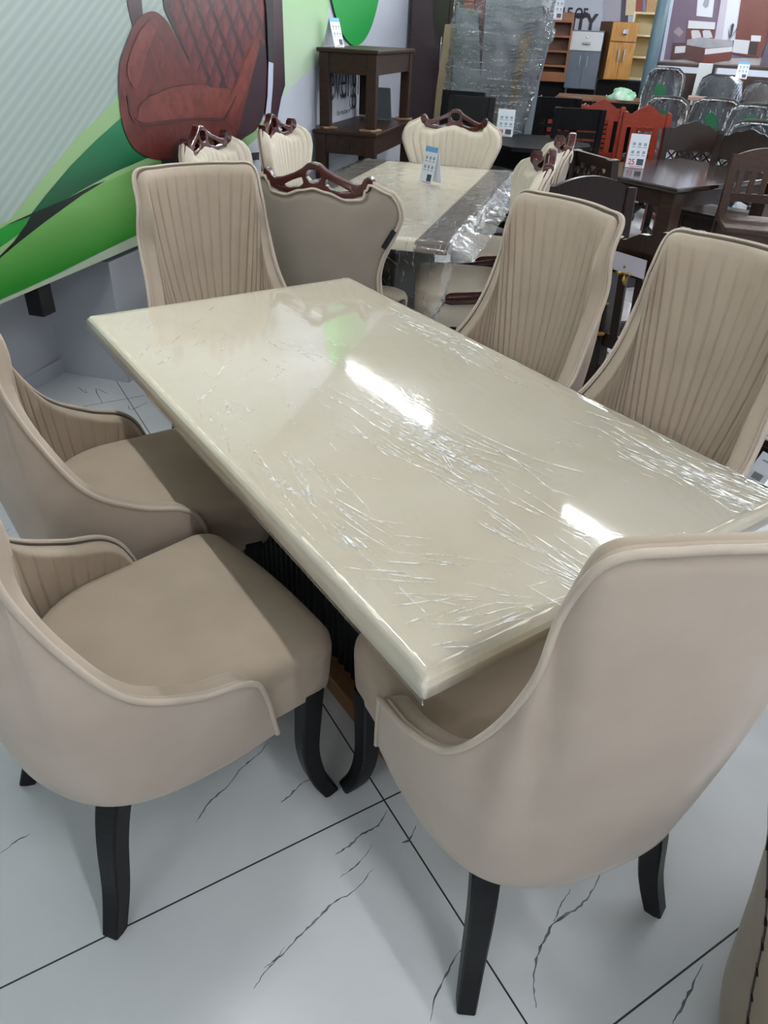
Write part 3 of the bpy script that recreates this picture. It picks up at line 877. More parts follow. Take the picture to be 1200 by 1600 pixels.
layer('printed_wing_sheen', q([(655, 600), (690, 520), (745, 380), (790, 270), (815, 235), (838, 250), (825, 330), (780, 480), (730, 600), (670, 690)]), Mt['p_seat'], 3)
layer('printed_left_sheen', q([(60, 420), (90, 280), (150, 160), (215, 110), (235, 160), (180, 300), (150, 420), (110, 520)]), Mt['p_seat'], 3)
def strip_px(pts, w):
    pts = [np.array(p) for p in spline(pts, 4)]; L = []; Rr = []
    for i, p in enumerate(pts):
        t = pts[min(i + 1, len(pts) - 1)] - pts[max(i - 1, 0)]; t = t / (np.linalg.norm(t) + 1e-9); nn = np.array([-t[1], t[0]])
        L.append(tuple(p + nn * w)); Rr.append(tuple(p - nn * w))
    return L + Rr[::-1]
seams = [strip_px([(62, 560), (75, 650), (110, 715), (160, 738), (300, 722), (450, 700), (610, 705), (660, 650), (700, 560)], 4), strip_px([(100, 690), (165, 722), (300, 706), (450, 692), (612, 693)], 2.5), strip_px([(185, 568), (260, 535), (340, 505), (470, 490)], 3), strip_px([(120, 690), (135, 620), (185, 570)], 2)]
for sm in seams: layer('printed_seam', q(sm), Mt['p_seam'])
creases = [strip_px(p, 0.9) for p in ([(180, 220), (215, 330), (250, 440)], [(255, 240), (270, 330), (262, 400)], [(200, 760), (225, 815)], [(170, 745), (200, 780)], [(640, 700), (690, 740)], [(620, 720), (640, 760)], [(300, 740), (330, 775)], [(250, 610), (330, 600), (420, 610)], [(560, 660), (480, 668), (380, 676)], [(30, 520), (60, 640), (120, 740)])]
for cr_ in creases: layer('printed_crease', q(cr_), Mt['p_hi'])
layer('printed_silver_trim', q([(886, 360), (914, 370), (911, 500), (896, 690), (868, 668), (880, 560)]), Mt['p_silver'])
layer('printed_black_trim', q([(862, -60), (912, -60), (914, 370), (886, 360), (876, 120)]), Mt['black'])
for base in ([(255, 930), (420, 925), (420, 965), (255, 970)], [(720, 900), (830, 890), (830, 935), (740, 940)]):
    layer('printed_foot', q(base), Mt['black'])
# round green emblem and lettering further along
layer('green_disc', None, Mt['p_logo'], sz=[(3.40 + 0.71 * math.cos(2 * PI * k / 64), 2.07 + 0.71 * math.sin(2 * PI * k / 64)) for k in range(64)])
Mt['ink'] = mat('navy_ink', '141a2c', 0.5)
Mt['ink2'] = mat('grey_green_ink', '7d8f8c', 0.5)
def wall_text(name, body, size, s, z, m, xs=1.0, bold=0.0):
    o = text_mesh(name, body, size, m, mu, bold, xs, 'LEFT')
    # local x -> along the wall, local y -> up
    Rm = Matrix(((WS[0], 0, WN[0]), (WS[1], 0, WN[1]), (0, 1, 0)))
    o.matrix_local = Matrix.Translation(inv_loc(sn(s, layer_n[0] + 0.002, z))) @ Rm.to_4x4()
    return o
wall_text('lettering', 'evergreen', 0.40, 2.76, 1.03, Mt['ink'], 0.76, -0.004)
wall_text('small_lettering', 'f u r n i t u r e', 0.05, 2.96, 0.925, Mt['ink'], 1.1, 0.0)

# steel bracket under the panel
br = wall_sz(92, 470)
bk = MB(); slab_sn(bk, br[0] - 0.045, br[0] + 0.03, -0.12, -0.05, 0.47, PB - 0.001)
tag(bk.build('wall_bracket', Mt['black']), 'black steel bracket hanging under the lower edge of the wall print', 'bracket')

# ------------------------------------------------------------------ second table and the carved-crest chairs
T2 = dict(s0=0.17, s1=2.15, n0=0.50, n1=1.45)
T2C = sn((T2['s0'] + T2['s1']) / 2, (T2['n0'] + T2['n1']) / 2, 0)
T2L, T2W = T2['s1'] - T2['s0'], T2['n1'] - T2['n0']
# local frame: +y along s, +x along n
t2 = thing('dining_table', 'cream stone table with grey-brown side bands, loosely covered in plastic, by the wall', 'table', T2C, WAZ)
b = MB()
b.box((0, 0, TZ - .022), (T2W - 0.28, T2L, .044), 0, .006)
b.build('tabletop', Mt['onyx'], t2)
for sx in (-1, 1): MB().box((sx * (T2W / 2 - 0.07), 0, TZ - .022), (0.139, T2L, .044), 0, .006).build('side_band', Mt['onyx_dark'], t2)
MB().box((0, 0, 0.35), (0.26, 1.0, 0.70), 0, .01).build('pedestal', Mt['blackwood'], t2)
MB().box((0, 0, TZ - 0.066), (0.5, 1.2, 0.04)).build('underframe', Mt['blackwood'], t2)
pv = MB()
rn = random.Random(5)
us = np.linspace(-T2W / 2 - 0.09, T2W / 2 + 0.15, 58); vs2 = np.linspace(-T2L / 2 - 0.42, T2L / 2 + 0.06, 110)
NZ = {}
def nz2(x, y):
    return (math.sin(23 * x + 9 * y) * math.sin(31 * y - 12 * x) + 0.6 * math.sin(61 * x - 40 * y + 1) + 0.5 * math.sin(90 * y + 33 * x)) / 2.1
Gp = []
for v in vs2:
    row = []
    for u in us:
        ox = max(0, abs(u) - T2W / 2); oy = max(0, abs(v) - T2L / 2)
        x, y, z = u, v, TZ + 0.004
        w = nz2(u, v)
        if oy > 0:
            fall = min(oy, 0.42) * (0.55 if u < .22 else 0.55 + 0.45 * min(1, (u - .22) / .08))
            y = math.copysign(T2L / 2 + 0.008 + 0.05 * (1 - math.exp(-fall / 0.03)) * (0.6 + 0.4 * w) * (0.4 if v > 0 else 1), v); z = TZ + .004 - fall
            k = fall / 0.42
            x = min(x, T2W / 2 + .03) * (1 - 0.5 * k * k) + 0.13 * k * k
            x += 0.03 * w * k; y += 0.03 * w * k * (1 if v < 0 else 0)
        if ox > 0:
            q_ = ox
            x = math.copysign(T2W / 2 + 0.006 + q_ * 0.72, x) if oy == 0 else x
            z -= q_ * 0.38 + 0.016 * w * min(1, q_ / 0.04)
            if oy == 0: x += 0.006 * w
        if ox == 0 and oy == 0: z += 0.0030 * max(0, w) + 0.010 * max(0, w) * max(0, (abs(u) - T2W / 2 + 0.12) / 0.12)
        row.append((x + rn.uniform(-.002, .002), y + rn.uniform(-.002, .002), z + rn.uniform(0, .002)))
    Gp.append(row)
pv.grid(Gp, 0, True)
nj_ = len(us)
for f_i in range(len(pv.f)):
    jj = f_i % (nj_ - 1)
    if us[jj] > T2W / 2 - .01: pv.m[f_i] = 2
add_creases(pv, Gp, 460, (2, 7), .0022, 'i', 21, sel=lambda i, j: j > 42 or i < 26)
add_creases(pv, Gp, 160, (1, 4), .0016, 'j', 22, sel=lambda i, j: j > 40 or i < 26)
add_creases(pv, Gp, 60, (2, 6), .0010, 'j', 23)
o = pv.build('plastic_sheet', [Mt['film_loose'], Mt['crease'], film_mat('gathered_plastic_edge', (16, 30, 30), 0.6, 20.0, haze=0.16, dist=0.010, rough=0.15)]); o.location = T2C; o.rotation_euler = (0, 0, -math.radians(WAZ))
tag(o, 'crumpled clear plastic sheet hanging over the banded stone table', 'plastic sheet')

def zt_crest(xi):          # lower line of the crest / top line of the upholstery, xi in [-1,1]
    a = abs(xi)
    pts = [(0, .968), (.18, .958), (.42, .936), (.6, .940), (.72, .972), (.86, .992), (1.0, .960)]
    for (a0, z0), (a1, z1) in zip(pts[:-1], pts[1:]):
        if a <= a1:
            t = (a - a0) / (a1 - a0); t = t * t * (3 - 2 * t); return z0 + (z1 - z0) * t
    return pts[-1][1]
HWP = [(.40, .272), (.47, .270), (.53, .255), (.60, .238), (.66, .236), (.72, .250), (.80, .288), (.87, .318), (.92, .314), (.96, .285), (.995, .24)]
def hw_z(z):
    for (z0, w0), (z1, w1) in zip(HWP[:-1], HWP[1:]):
        if z <= z1:
            t = max(0, (z - z0) / (z1 - z0)); return w0 + (w1 - w0) * t
    return HWP[-1][1]
def by(x, z): return -0.235 - 0.14 * (z - 0.45) + 0.75 * x * x
def make_crest_chair(label):
    t = thing('carved_crest_chair', label, 'chair')
    nx = 88; nzr = 30
    def surf(off, groove, edge):
        G = []
        for j in range(nzr + 1):
            eta = j / nzr; row = []
            for i in range(nx + 1):
                xi = -1 + 2 * i / nx
                z0 = .40; z = z0 + (zt_crest(xi) - z0) * eta
                x = xi * hw_z(z)
                e = min(1, (1 - abs(xi)) / 0.10) ; e2 = min(1, (1 - eta) / 0.06 + 0.02)
                k = math.sqrt(max(0, min(e, 1) * (2 - min(e, 1)))) * math.sqrt(max(0, min(e2, 1) * (2 - min(e2, 1))))
                g = 0
                if groove:
                    ph = abs(((xi * 0.5 * 15) % 1) - 0.5) * 2
                    g = 0.010 * math.exp(-((1 - ph) / 0.2) ** 2) * (1 if abs(xi) < 0.8 else 0) * min(1, (1 - eta) / 0.1)
                row.append((x, by(x, z) + off * (k if edge else 1) - g * (1 if off > 0 else 0), z))
            G.append(row)
        return G
    m1 = MB(); m1.grid(surf(0.048, True, True), 0, True, flip=True); m1.build('backrest', Mt['cream'], t)
    m2 = MB(); m2.grid(surf(-0.020, False, True), 0, True); m2.build('back_panel', Mt['greyback'], t)
    edge = []
    for z in np.linspace(.40, .93, 20): edge.append((-hw_z(z), z))
    for xi in np.linspace(-1, 1, 50): 
        z = zt_crest(xi); edge.append((xi * hw_z(z), z))
    for z in np.linspace(.93, .40, 20): edge.append((hw_z(z), z))
    MB().tube([(x, by(x, z) - 0.004, z) for x, z in edge], 0.0085, 0, 7).build('piping', Mt['piping'], t)
    MB().tube([(x * .985, by(x, z) - 0.021, z - .004) for x, z in edge], 0.005, 0, 6).build('back_piping', Mt['piping'], t)
    up_ = [(0, 1.05), (.022, 1.046), (.045, 1.028), (.075, 1.012), (.108, .999), (.14, .988), (.166, .983), (.176, .990), (.183, 1.004), (.20, 1.016), (.214, 1.006), (.216, .985)]
    lo_ = [(.205, .966), (.189, .954), (.148, .939), (.108, .936), (.05, .946), (0, .957)]
    half = up_ + lo_
    outer = half + [(-x, z) for x, z in half[-2:0:-1]]
    hole = [(.046, .998), (.042, .978), (.060, .964), (.10, .957), (.135, .961), (.10, .978), (.07, .990)]
    mid = [(-.026, 1.022), (0, 1.026), (.026, 1.022), (.030, 1.0), (.018, .987), (0, .984), (-.018, .987), (-.030, 1.0)]
    bm = bmesh.new(); 
    loops = [outer, hole, [(-x, z) for x, z in hole], mid]
    es = []
    for L in loops:
        vv = [bm.verts.new((x, 0, z)) for x, z in L]
        es += [bm.edges.new((vv[i], vv[(i + 1) % len(vv)])) for i in range(len(vv))]
    bmesh.ops.triangle_fill(bm, use_beauty=True, edges=es)
    bmesh.ops.recalc_face_normals(bm, faces=bm.faces)
    r_ = bmesh.ops.extrude_face_region(bm, geom=list(bm.faces))
    for e in r_['geom']:
        if isinstance(e, bmesh.types.BMVert): e.co.y += 1.0
    for v in bm.verts: v.co.y = by(v.co.x, v.co.z) + (-.016 if v.co.y < .5 else .020) + (.008 if (abs(v.co.x) > .19 and v.co.y > .5) else 0)
    bmesh.ops.recalc_face_normals(bm, faces=bm.faces)
    me = bpy.data.meshes.new('carved_crest'); bm.to_mesh(me); bm.free(); me.materials.append(Mt['mahog'])
    oc = bpy.data.objects.new('carved_crest', me); col.objects.link(oc); oc.parent = t
    bv = oc.modifiers.new('bevel', 'BEVEL'); bv.width = .006; bv.segments = 3; bv.limit_method = 'ANGLE'; bv.angle_limit = math.radians(40)
    rings = []
    def ol(sc, hwf=.265, yf=.26, rear=-.21, rc=.09):
        pts = []
        for cx, cy, a0 in ((hwf - rc, yf - rc, 0), (-hwf + rc, yf - rc, PI / 2)):
            for k in range(9):
                a = a0 + PI / 2 * k / 8; pts.append((cx + rc * math.cos(a), cy + rc * math.sin(a)))
        for x, y in ((-.245, 0), (-.23, -.12), (-.20, rear), (-.1, rear), (0, rear), (.1, rear), (.20, rear), (.23, -.12), (.245, 0)): pts.append((x, y))
        return [(x * sc, (y - .03) * sc + .03) for x, y in pts]
    for z, sc in ((.315, .955), (.322, .97), (.40, .985), (.425, .985), (.43, .975), (.436, .99), (.455, .985), (.472, .955), (.482, .88), (.487, .7), (.49, .4), (.49, .03)):
        rings.append([(x, y, z) for x, y in ol(sc)])
    s = MB(); s.grid(rings, 0, True, closed=True); s.add(rings[0], [tuple(range(len(rings[0])))[::-1]]); s.add(rings[-1], [tuple(range(len(rings[0])))], 0, True); s.build('seat', Mt['cream'], t)
    for sx in (-1, 1):
        pth = spline([(sx * .263, .13, .440), (sx * .263, .09, .450), (sx * .262, .0, .458), (sx * .258, -.10, .468), (sx * .252, -.20, .490)], 5)
        MB().sweep(pth, [[(-.007 * k, -.026 * k), (.007 * k, -.026 * k), (.010 * k, 0), (.007 * k, .026 * k), (-.007 * k, .026 * k), (-.010 * k, 0)] for k in np.clip(np.linspace(.35, 3, len(pth)), 0, 1)], 0, True, (1, 0, 0)).build('side_rail', Mt['mahog'], t)
        MB().square(spline([(sx * .215, .20, .33), (sx * .215, .195, .18), (sx * .222, .215, 0)], 5), np.linspace(.05, .03, 11), 0, 0, (1, 0, 0)).build('leg', Mt['dkwood'], t)
        MB().square(spline([(sx * .19, -.19, .33), (sx * .195, -.21, .18), (sx * .205, -.26, 0)], 5), np.linspace(.05, .03, 11), 0, 0, (1, 0, 0)).build('leg', Mt['dkwood'], t)
    return t
CR = [
    ((0.20, 0.985), WAZ, 'carved-crest chair seen from its plain taupe back at the near end of the banded table'),
    ((2.03, 1.03), WAZ + 180, 'cream carved-crest chair facing us at the far end of the banded table'),
    ((0.61, 0.45), WAZ + 90, 'cream carved-crest chair against the wall, half hidden behind the far beige chair'),
    ((1.30, 0.52), WAZ + 90, 'cream carved-crest chair against the wall, next to the stacked wooden side tables'),
    ((0.74, 1.46), WAZ - 103, 'cream carved-crest chair on the room side of the banded table, its seat nearest us'),
    ((1.44, 1.50), WAZ - 100, 'cream carved-crest chair on the room side of the banded table, the farther one')]
cc = make_crest_chair('x')
for i, ((s, n), az, lab) in enumerate(CR):
    o = cc if i == 0 else copy_tree(cc)
    place(o, sn(s, n), az, lab, 'cream carved-crest chairs')
    o.scale = (1, 1, 1.025)
    if i == 0:
        # the woven maker's label on the edge of that chair's back
        MB().box((.276, by(.276, .80) - .03, .80), (.020, .004, .075), rot=(0, math.radians(32), math.radians(22))).build('woven_label', Mt['black'], o)

# ------------------------------------------------------------------ price cards
def price_card(loc, az, label, w=.105, h=.16, band=True, num=None, tilt=14, block=True, redbar=True):
    t = thing('price_card', label, 'price card', loc, az, 'price cards on the furniture')
    tb_ = math.radians(tilt)
    Rm = Matrix.Rotation(tb_, 3, 'X')
    def P(x, y, z): return Rm @ Vector((x, y, z))
    b = MB()
    b.prism([(-w / 2, 0), (w / 2, 0), (w / 2, h), (-w / 2, h)], -.0015, .0015, 0, lambda p: Rm @ Vector((p.x, p.z, p.y)))
    fold = Matrix.Rotation(-tb_ * 1.4, 3, 'X')
    top = P(0, 0, h)
    b.prism([(-w / 2, 0), (w / 2, 0), (w / 2, h * .98), (-w / 2, h * .98)], -.001, .001, 0, lambda p: top + Matrix.Rotation(math.radians(-tilt), 3, 'X') @ Vector((p.x, p.z, -p.y)))
    b.build('card', Mt['white'], t)
    yy = .0021
    def patch(nm, x0, x1, z0, z1, m): 
        mb = MB(); mb.prism([(x0 * w, z0 * h), (x1 * w, z0 * h), (x1 * w, z1 * h), (x0 * w, z1 * h)], yy - .0004, yy, 0, lambda p: Rm @ Vector((p.x, p.z, p.y))); mb.build(nm, m, t)
    if band: patch('header_band', -.5, .5, .86, 1.0, Mt['inkblue'])
    for r_ in range(2):
        for c_ in range(3):
            x0 = -.40 + c_ * .29; z0 = .66 - r_ * .24
            patch('icon', x0, x0 + .15, z0, z0 + .085, Mt['inkgrey']); patch('caption', x0 - .02, x0 + .17, z0 - .06, z0 - .035, Mt['inkgrey'])
    if block: patch('dark_panel', -.40, -.05, .08, .27, Mt['inkdark'])
    if redbar: patch('red_line', -.40, .30, .03, .05, Mt['inkred'])
    if num:
        o = text_mesh('price_figures', num, h * .24, Mt['inkred'], t, .001, .9, 'CENTER')
        o.matrix_local = Rm.to_4x4() @ Matrix(((-1, 0, 0, .22 * w), (0, 0, 1, yy + .0006), (0, 1, 0, .09 * h), (0, 0, 0, 1)))
        # front of the card is its +y face
    return t
def face_cam(p, extra=0): 
    d = CAM[:2] - np.array(p[:2]); return math.degrees(math.atan2(d[0], d[1])) + extra
p = on_z(664, 287, TZ + .012); price_card(p, face_cam(p, 48), 'slim white and blue price card standing on the plastic-covered table', .10, .185, True, None, 12)

# ------------------------------------------------------------------ stacked side tables at the wall
def side_table(name, label, s0, s1, n0, n1, z0, z1, carve=False, legw=.075):
    c = sn((s0 + s1) / 2, (n0 + n1) / 2, z0); L = s1 - s0; W = n1 - n0; H = z1 - z0
    t = thing(name, label, 'side table', c, WAZ, 'stacked wooden side tables')      # +y along the wall, +x out of it
    MB().box((0, 0, H - .0125), (W + .03, L + .03, .025), 0, .006).build('tabletop', Mt['sidewood'], t)
    for sx in (-1, 1):
        for sy in (-1, 1):
            MB().box((sx * (W / 2 - legw / 2), sy * (L / 2 - legw / 2), (H - .025) / 2), (legw, legw, H - .025), 0, .004).build('leg', Mt['sidewood'], t)
    ap = .12
    for sy in (-1, 1): MB().box((0, sy * (L / 2 - .02), H - .025 - ap / 2), (W - 2 * legw, .022, ap), 0, .002).build('apron', Mt['sidewood'], t)
    for sx in (-1, 1): MB().box((sx * (W / 2 - .02), 0, H - .025 - ap / 2), (.022, L - 2 * legw, ap), 0, .002).build('apron', Mt['sidewood'], t)
    if carve:
        b = MB()
        for k in range(5):
            for j in range(3):
                b.sphere(((-.06 + .03 * k), -L / 2 + .008, H - .06 - .022 * j - (.01 if k % 2 else 0)), .009, n=5)
        b.build('carved_flowers', Mt['dkwood'], t)
    return t
side_table('side_table', 'lower dark wooden side table with carved apron, carrying a second table at the wall', 2.46, 3.54, .03, .46, 0, .885, True)
side_table('side_table', 'upper dark wooden side table stacked on another one beside the white wall', 2.52, 3.50, .04, .44, .897, 1.36, False, .07)
pk = 0
for s, n in ((2.56, .40), (2.57, .08), (3.46, .40)):
    b = MB(); b.box((0, 0, .006), (.13, .10, .0115), 0, .002)
    o = b.build('cardboard_pad', mat('brown_cardboard_%d' % pk, '8a6c4c', .8, '9c7c58', 12)); o.location = sn(s, n, .8855); o.rotation_euler = (0, 0, .4 + pk); pk += 1
    tag(o, ['folded cardboard pad under the front near leg of the upper side table', 'folded cardboard pad under the wall-side leg of the upper side table', 'folded cardboard pad under the far leg of the upper side table'][pk - 1], 'cardboard', 'cardboard pads under the upper side table')
p = sn(2.68, .13, 1.362); price_card(p, face_cam(p, -50), 'slim white price card leaning on top of the stacked side tables', .10, .17, True, None, 18)
p = sn(3.30, .26, .888); b = MB(); b.box((0, 0, .11), (.16, .012, .22), 0, .002, rot=(-.25, 0, 0))
o = b.build('sign_stand', mat('grey_card', '6d757c', .5)); o.location = p; o.rotation_euler = (0, 0, -math.radians(face_cam(p, 20)))
tag(o, 'grey card stand on the lower side table under the upper one', 'sign')

# ------------------------------------------------------------------ wooden chairs
def slatted(t, kind, w, z0, z1, yb, lean, m):
    def Y(z): return yb - lean * (z - z0)
    h = z1 - z0
    if kind == 'v':
        for k in range(5):
            x = -w / 2 + w * (k + .5) / 5
            MB().bar((x, Y(z0), z0), (x, Y(z1), z1), .034, .014, 0, .002, (0, 1, 0)).build('slat', m, t)
    elif kind == 'h':
        for k in range(4):
            z = z0 + h * (k + .35) / 4
            MB().bar((-w / 2, Y(z), z), (w / 2, Y(z), z), .05, .016, 0, .002, (0, 1, 0)).build('slat', m, t)
    elif kind == 'red':
        for sx in (-1, 1): MB().bar((sx * w * .30, Y(z0), z0), (sx * w * .30, Y(z1), z1), .05, .016, 0, .002, (0, 1, 0)).build('slat', m, t)
        for k in range(7):
            z = z0 + h * (k + .5) / 7
            MB().bar((-w * .24, Y(z), z), (w * .24, Y(z), z), .026, .012, 0, .0, (0, 1, 0)).build('crossbar', m, t)
    elif kind == 'squares':
        b = MB()
        for k in range(6):
            z = z0 + h * k / 5
            b.bar((-w / 2, Y(z), z), (w / 2, Y(z), z), .03, .014, 0, 0, (0, 1, 0))
        for k in range(5):
            x = -w / 2 + w * k / 4
            b.bar((x, Y(z0), z0), (x, Y(z1), z1), .05 if k in (0, 4) else .03, .013, 0, 0, (0, 1, 0))
        b.build('pierced_panel', m, t)
    elif kind == 'lattice':
        b = MB(); nx = max(3, int(w / .075)); px_ = w / nx; nzz = max(2, int(h / .085)); pz = h / nzz
        for i in range(nx):
            for j in range(nzz):
                cx = -w / 2 + (i + .5) * px_; cz = z0 + (j + .5) * pz
                ring = []
                for k in range(13):
                    a = 2 * PI * k / 12; ring.append((cx + .55 * px_ * math.cos(a), Y(cz) , cz + .55 * pz * math.sin(a)))
                b.tube(ring, .0085, 0, 5, (0, 1, 0))
                b.bar((cx - px_ / 2, Y(cz), cz - pz / 2), (cx + px_ / 2, Y(cz), cz + pz / 2), .012, .012, 0, 0, (0, 1, 0))
                b.bar((cx + px_ / 2, Y(cz), cz - pz / 2), (cx - px_ / 2, Y(cz), cz + pz / 2), .012, .012, 0, 0, (0, 1, 0))
        b.build('lattice_panel', m, t)
def wooden_chair(name, label, loc, az, m, group, w=.44, d=.42, H=1.0, sz=.45, kind='v', crest='scallop', crest_h=.16, brass=False):
    """+y is the front; the back stands at y=-d/2"""
    t = thing(name, label, 'chair', loc, az, group)
    yb = -d / 2 + .02; lean = .10; pw = .045
    def Y(z): return yb - max(0, z - sz) * lean
    zc = H - crest_h
    top_post = H - (.0 if crest in ('flat',) else .045)
    for sx in (-1, 1):
        x = sx * (w / 2 - pw / 2)
        b = MB(); b.square([(x, yb - .03, 0), (x, yb, sz), (x, Y(top_post), top_post)], [pw * 1.02, pw * 1.1, pw], 0, 0, (1, 0, 0))
        if crest == 'peak': b.sphere((x, Y(top_post), top_post), pw * .52, n=6, sc=(1, .8, .7))
        b.build('back_post', m, t)
        MB().box((x, d / 2 - pw / 2, (sz - .03) / 2), (pw, pw, sz - .03), 0, .003).build('leg', m, t)
    MB().box((0, 0.01, sz - .015), (w + .02, d + .02, .03), 0, .008).build('seat', m, t)
    for sy in (d / 2 - pw / 2, yb): MB().box((0, sy, sz - .075), (w - 2 * pw, .02, .09)).build('apron', m, t)
    for sx in (-1, 1):
        MB().box((sx * (w / 2 - pw / 2), 0, sz - .075), (.02, d - 2 * pw, .09)).build('apron', m, t)
        MB().box((sx * (w / 2 - pw / 2), 0, .16), (.02, d - 2 * pw, .03)).build('stretcher', m, t)
    wi = w - 2 * pw
    # crest rail outline
    def ztop(u):
        a = abs(u)
        if crest == 'scallop': return H - .055 + .055 * (1 if a < .42 else max(0, 1 - (a - .42) / .25)) + (.012 * math.cos(a * 9))
        if crest == 'peak': return H - .05 + .075 * max(0, 1 - a / .62) ** .8 + .02 * max(0, a - .7)
        if crest == 'arch': return H - .06 + .06 * (1 - a * a)
        return H
    us_ = np.linspace(-1, 1, 33)
    out = [(u * w / 2 * .98, ztop(u)) for u in us_] + [(w / 2 * .98, zc), (-w / 2 * .98, zc)]
    yc = Y((H + zc) / 2)
    MB().prism([(x, z) for x, z in out], -.013, .013, 0, lambda p: Vector((p.x, Y(p.y) + p.z, p.y))).build('crest_rail', m, t)
    zl = sz + .10
    MB().bar((-wi / 2, Y(zl), zl), (wi / 2, Y(zl), zl), .05, .02, 0, .002, (0, 1, 0)).build('lower_rail', m, t)
    slatted(t, kind, wi, zl + .02, zc + .005, Y(zl), lean, m)
    if brass:
        for (x, z) in ((-w / 2 + .03, .82), (w / 2 - .03, .82), (-w / 2 + .028, .69), (w / 2 - .028, .69), (-w / 2 + .028, .575), (w / 2 - .028, .575), (0, .82), (-w / 4, .82), (w / 4, .82)):
            b = MB()
            for k in range(4):
                a = k * PI / 2 + .15; y0 = Y(z) - pw * .80
                b.tube([(x + .006 * math.cos(a), y0, z + .006 * math.sin(a)), (x + .022 * math.cos(a), y0 - .002, z + .022 * math.sin(a)), (x + .040 * math.cos(a), y0, z + .040 * math.sin(a))], [.004, .009, .004], 0, 6)
            b.sphere((x, y0, z), .007, n=5)
            b.build('brass_flower', Mt['brass'], t)
    return t
G_D, G_R, G_B = 'dark carved wooden chairs', 'red polished wooden chairs', 'black wooden chairs'
def gp(px, py, z):
    p = on_z(px, py, z); return Vector((p[0], p[1], 0))
def gd(px, py, D):
    p = at(px, py, D); return Vector((p[0], p[1], 0))
def shift(p, az, d): 
    a = math.radians(az); return Vector((p[0] + math.sin(a) * d, p[1] + math.cos(a) * d, 0))

# dark dining set on the right
dt = thing('dining_table', 'dark glossy wooden dining table with thick legs, in the dark furniture set on the right', 'table', (3.76, 1.95, 0), 90)
MB().box((0, 0, .745), (.86, 1.16, .03), 0, .008).build('tabletop', Mt['dktop'], dt)
for sx in (-1, 1):
    for sy in (-1, 1): MB().box((sx * .36, sy * .51, .365), (.10, .10, .73), 0, .006).build('leg', Mt['sidewood'], dt)
for sx in (-1, 1): MB().box((sx * .36, 0, .68), (.025, .92, .10)).build('apron', Mt['sidewood'], dt)
for sy in (-1, 1): MB().box((0, sy * .51, .68), (.62, .025, .10)).build('apron', Mt['sidewood'], dt)
p = on_z(991, 262, .762); price_card(p, face_cam(p, 0), 'large white price card with red figures on the dark dining table', .125, .205, False, '25', 12)

wooden_chair('lattice_chair', 'dark chair with pierced lattice back at the left end of the dark dining table', (2.58, 1.42, 0), 104, Mt['dkwood'], G_D, .38, .42, .985, .45, 'lattice', 'flat', .05)
wooden_chair('wooden_chair', 'dark chair with curved solid crest, just behind the right-hand beige chair', shift(gd(928, 291, 3.68), 205, .21), 205, Mt['dkwood'], G_D, .42, .40, .97, .45, 'v', 'arch', .26)
wooden_chair('lattice_chair', 'dark scalloped lattice chair at the far right corner of the dark dining table', shift(gd(1090, 190, 6.95), 222, .2), 222, Mt['dkwood'], G_D, .46, .42, .955, .45, 'lattice', 'scallop', .20)
wooden_chair('lattice_chair', 'dark scalloped lattice chair directly behind the brown slatted chair at the right', shift(gd(1172, 207, 6.5), 255, .2), 255, Mt['dkwood'], G_D, .46, .42, .965, .45, 'lattice', 'scallop', .20)
wooden_chair('slatted_chair', 'medium brown slatted chair facing us at the right photo edge', shift(gd(1210, 234, 5.35), 228, .2), 228, Mt['brownwood'], G_D, .44, .42, .98, .60, 'v', 'arch', .13)
wooden_chair('brass_inlaid_chair', 'dark chair with brass flower inlays, seen between the two right-hand beige chairs', (1.50, .175, 0), 88, Mt['dkwood'], 'brass inlaid chairs', .46, .42, .965, .45, 'v', 'scallop', .16, True)
o = wooden_chair('brass_inlaid_chair', 'dark chair behind the rightmost beige chair, a white tag hanging on it', (1.50, -.36, 0), 92, Mt['dkwood'], 'brass inlaid chairs', .46, .42, .93, .45, 'v', 'scallop', .30, True)
# paper laid on the brass chair's rail
b = MB(); b.box((0, 0, 0), (.004, .15, .062), 0, 0)
o = b.build('paper_label', mat('pale_lavender_paper', 'a9a9b8', .4, 'b4b4c2', 6)); q_ = at(981, 414, 2.70); o.location = (1.226, q_[1] - .02, q_[2] + .01); o.rotation_euler = (0, math.radians(-6), 0)
tag(o, 'blank pale label stuck on the back of the brass-inlaid chair', 'label')
# hanging swing tag
sg = thing('swing_tag', 'white swing tag with barcode hanging beside the rightmost beige chair', 'tag', at(1190, 735, 2.08), 0)
q_ = math.radians(-face_cam(at(1190, 735, 2.08)))
sg.rotation_euler = (0, math.radians(-14), q_)
MB().box((0, 0, .0), (.055, .0012, .105), 0, 0).build('card', Mt['white'], sg)
b = MB()
for k in range(9): b.box((-.012 + .003 * k, .0011, -.022), (.0016, .0006, .022))
b.build('barcode', Mt['black'], sg, None).__setitem__('kind', 'stuff')
MB().box((0, .0011, .03), (.03, .0006, .005)).build('printed_line', Mt['inkgrey'], sg)
MB().tube([(0, 0, .05), (.004, 0, .08), (-.002, 0, .11)], .0010, 0, 5).build('string', Mt['white'], sg)

# red chairs beyond
for (px, py, D, az, H, lab) in ((944, 158, 7.95, 225, .99, 'red polished chair with peaked crest, left of the price card on the dark table'), (1016, 166, 7.45, 215, 1.0, 'red polished chair with peaked crest, directly behind the price card on the dark table'), (893, 150, 8.8, 215, .93, 'red polished chair mostly hidden behind the black ladder-back chairs')):
    wooden_chair('red_chair', lab, shift(gd(px, py, D), az, .2), az, Mt['redwood'], G_R, .42, .40, H, .45, 'red', 'peak', .15)

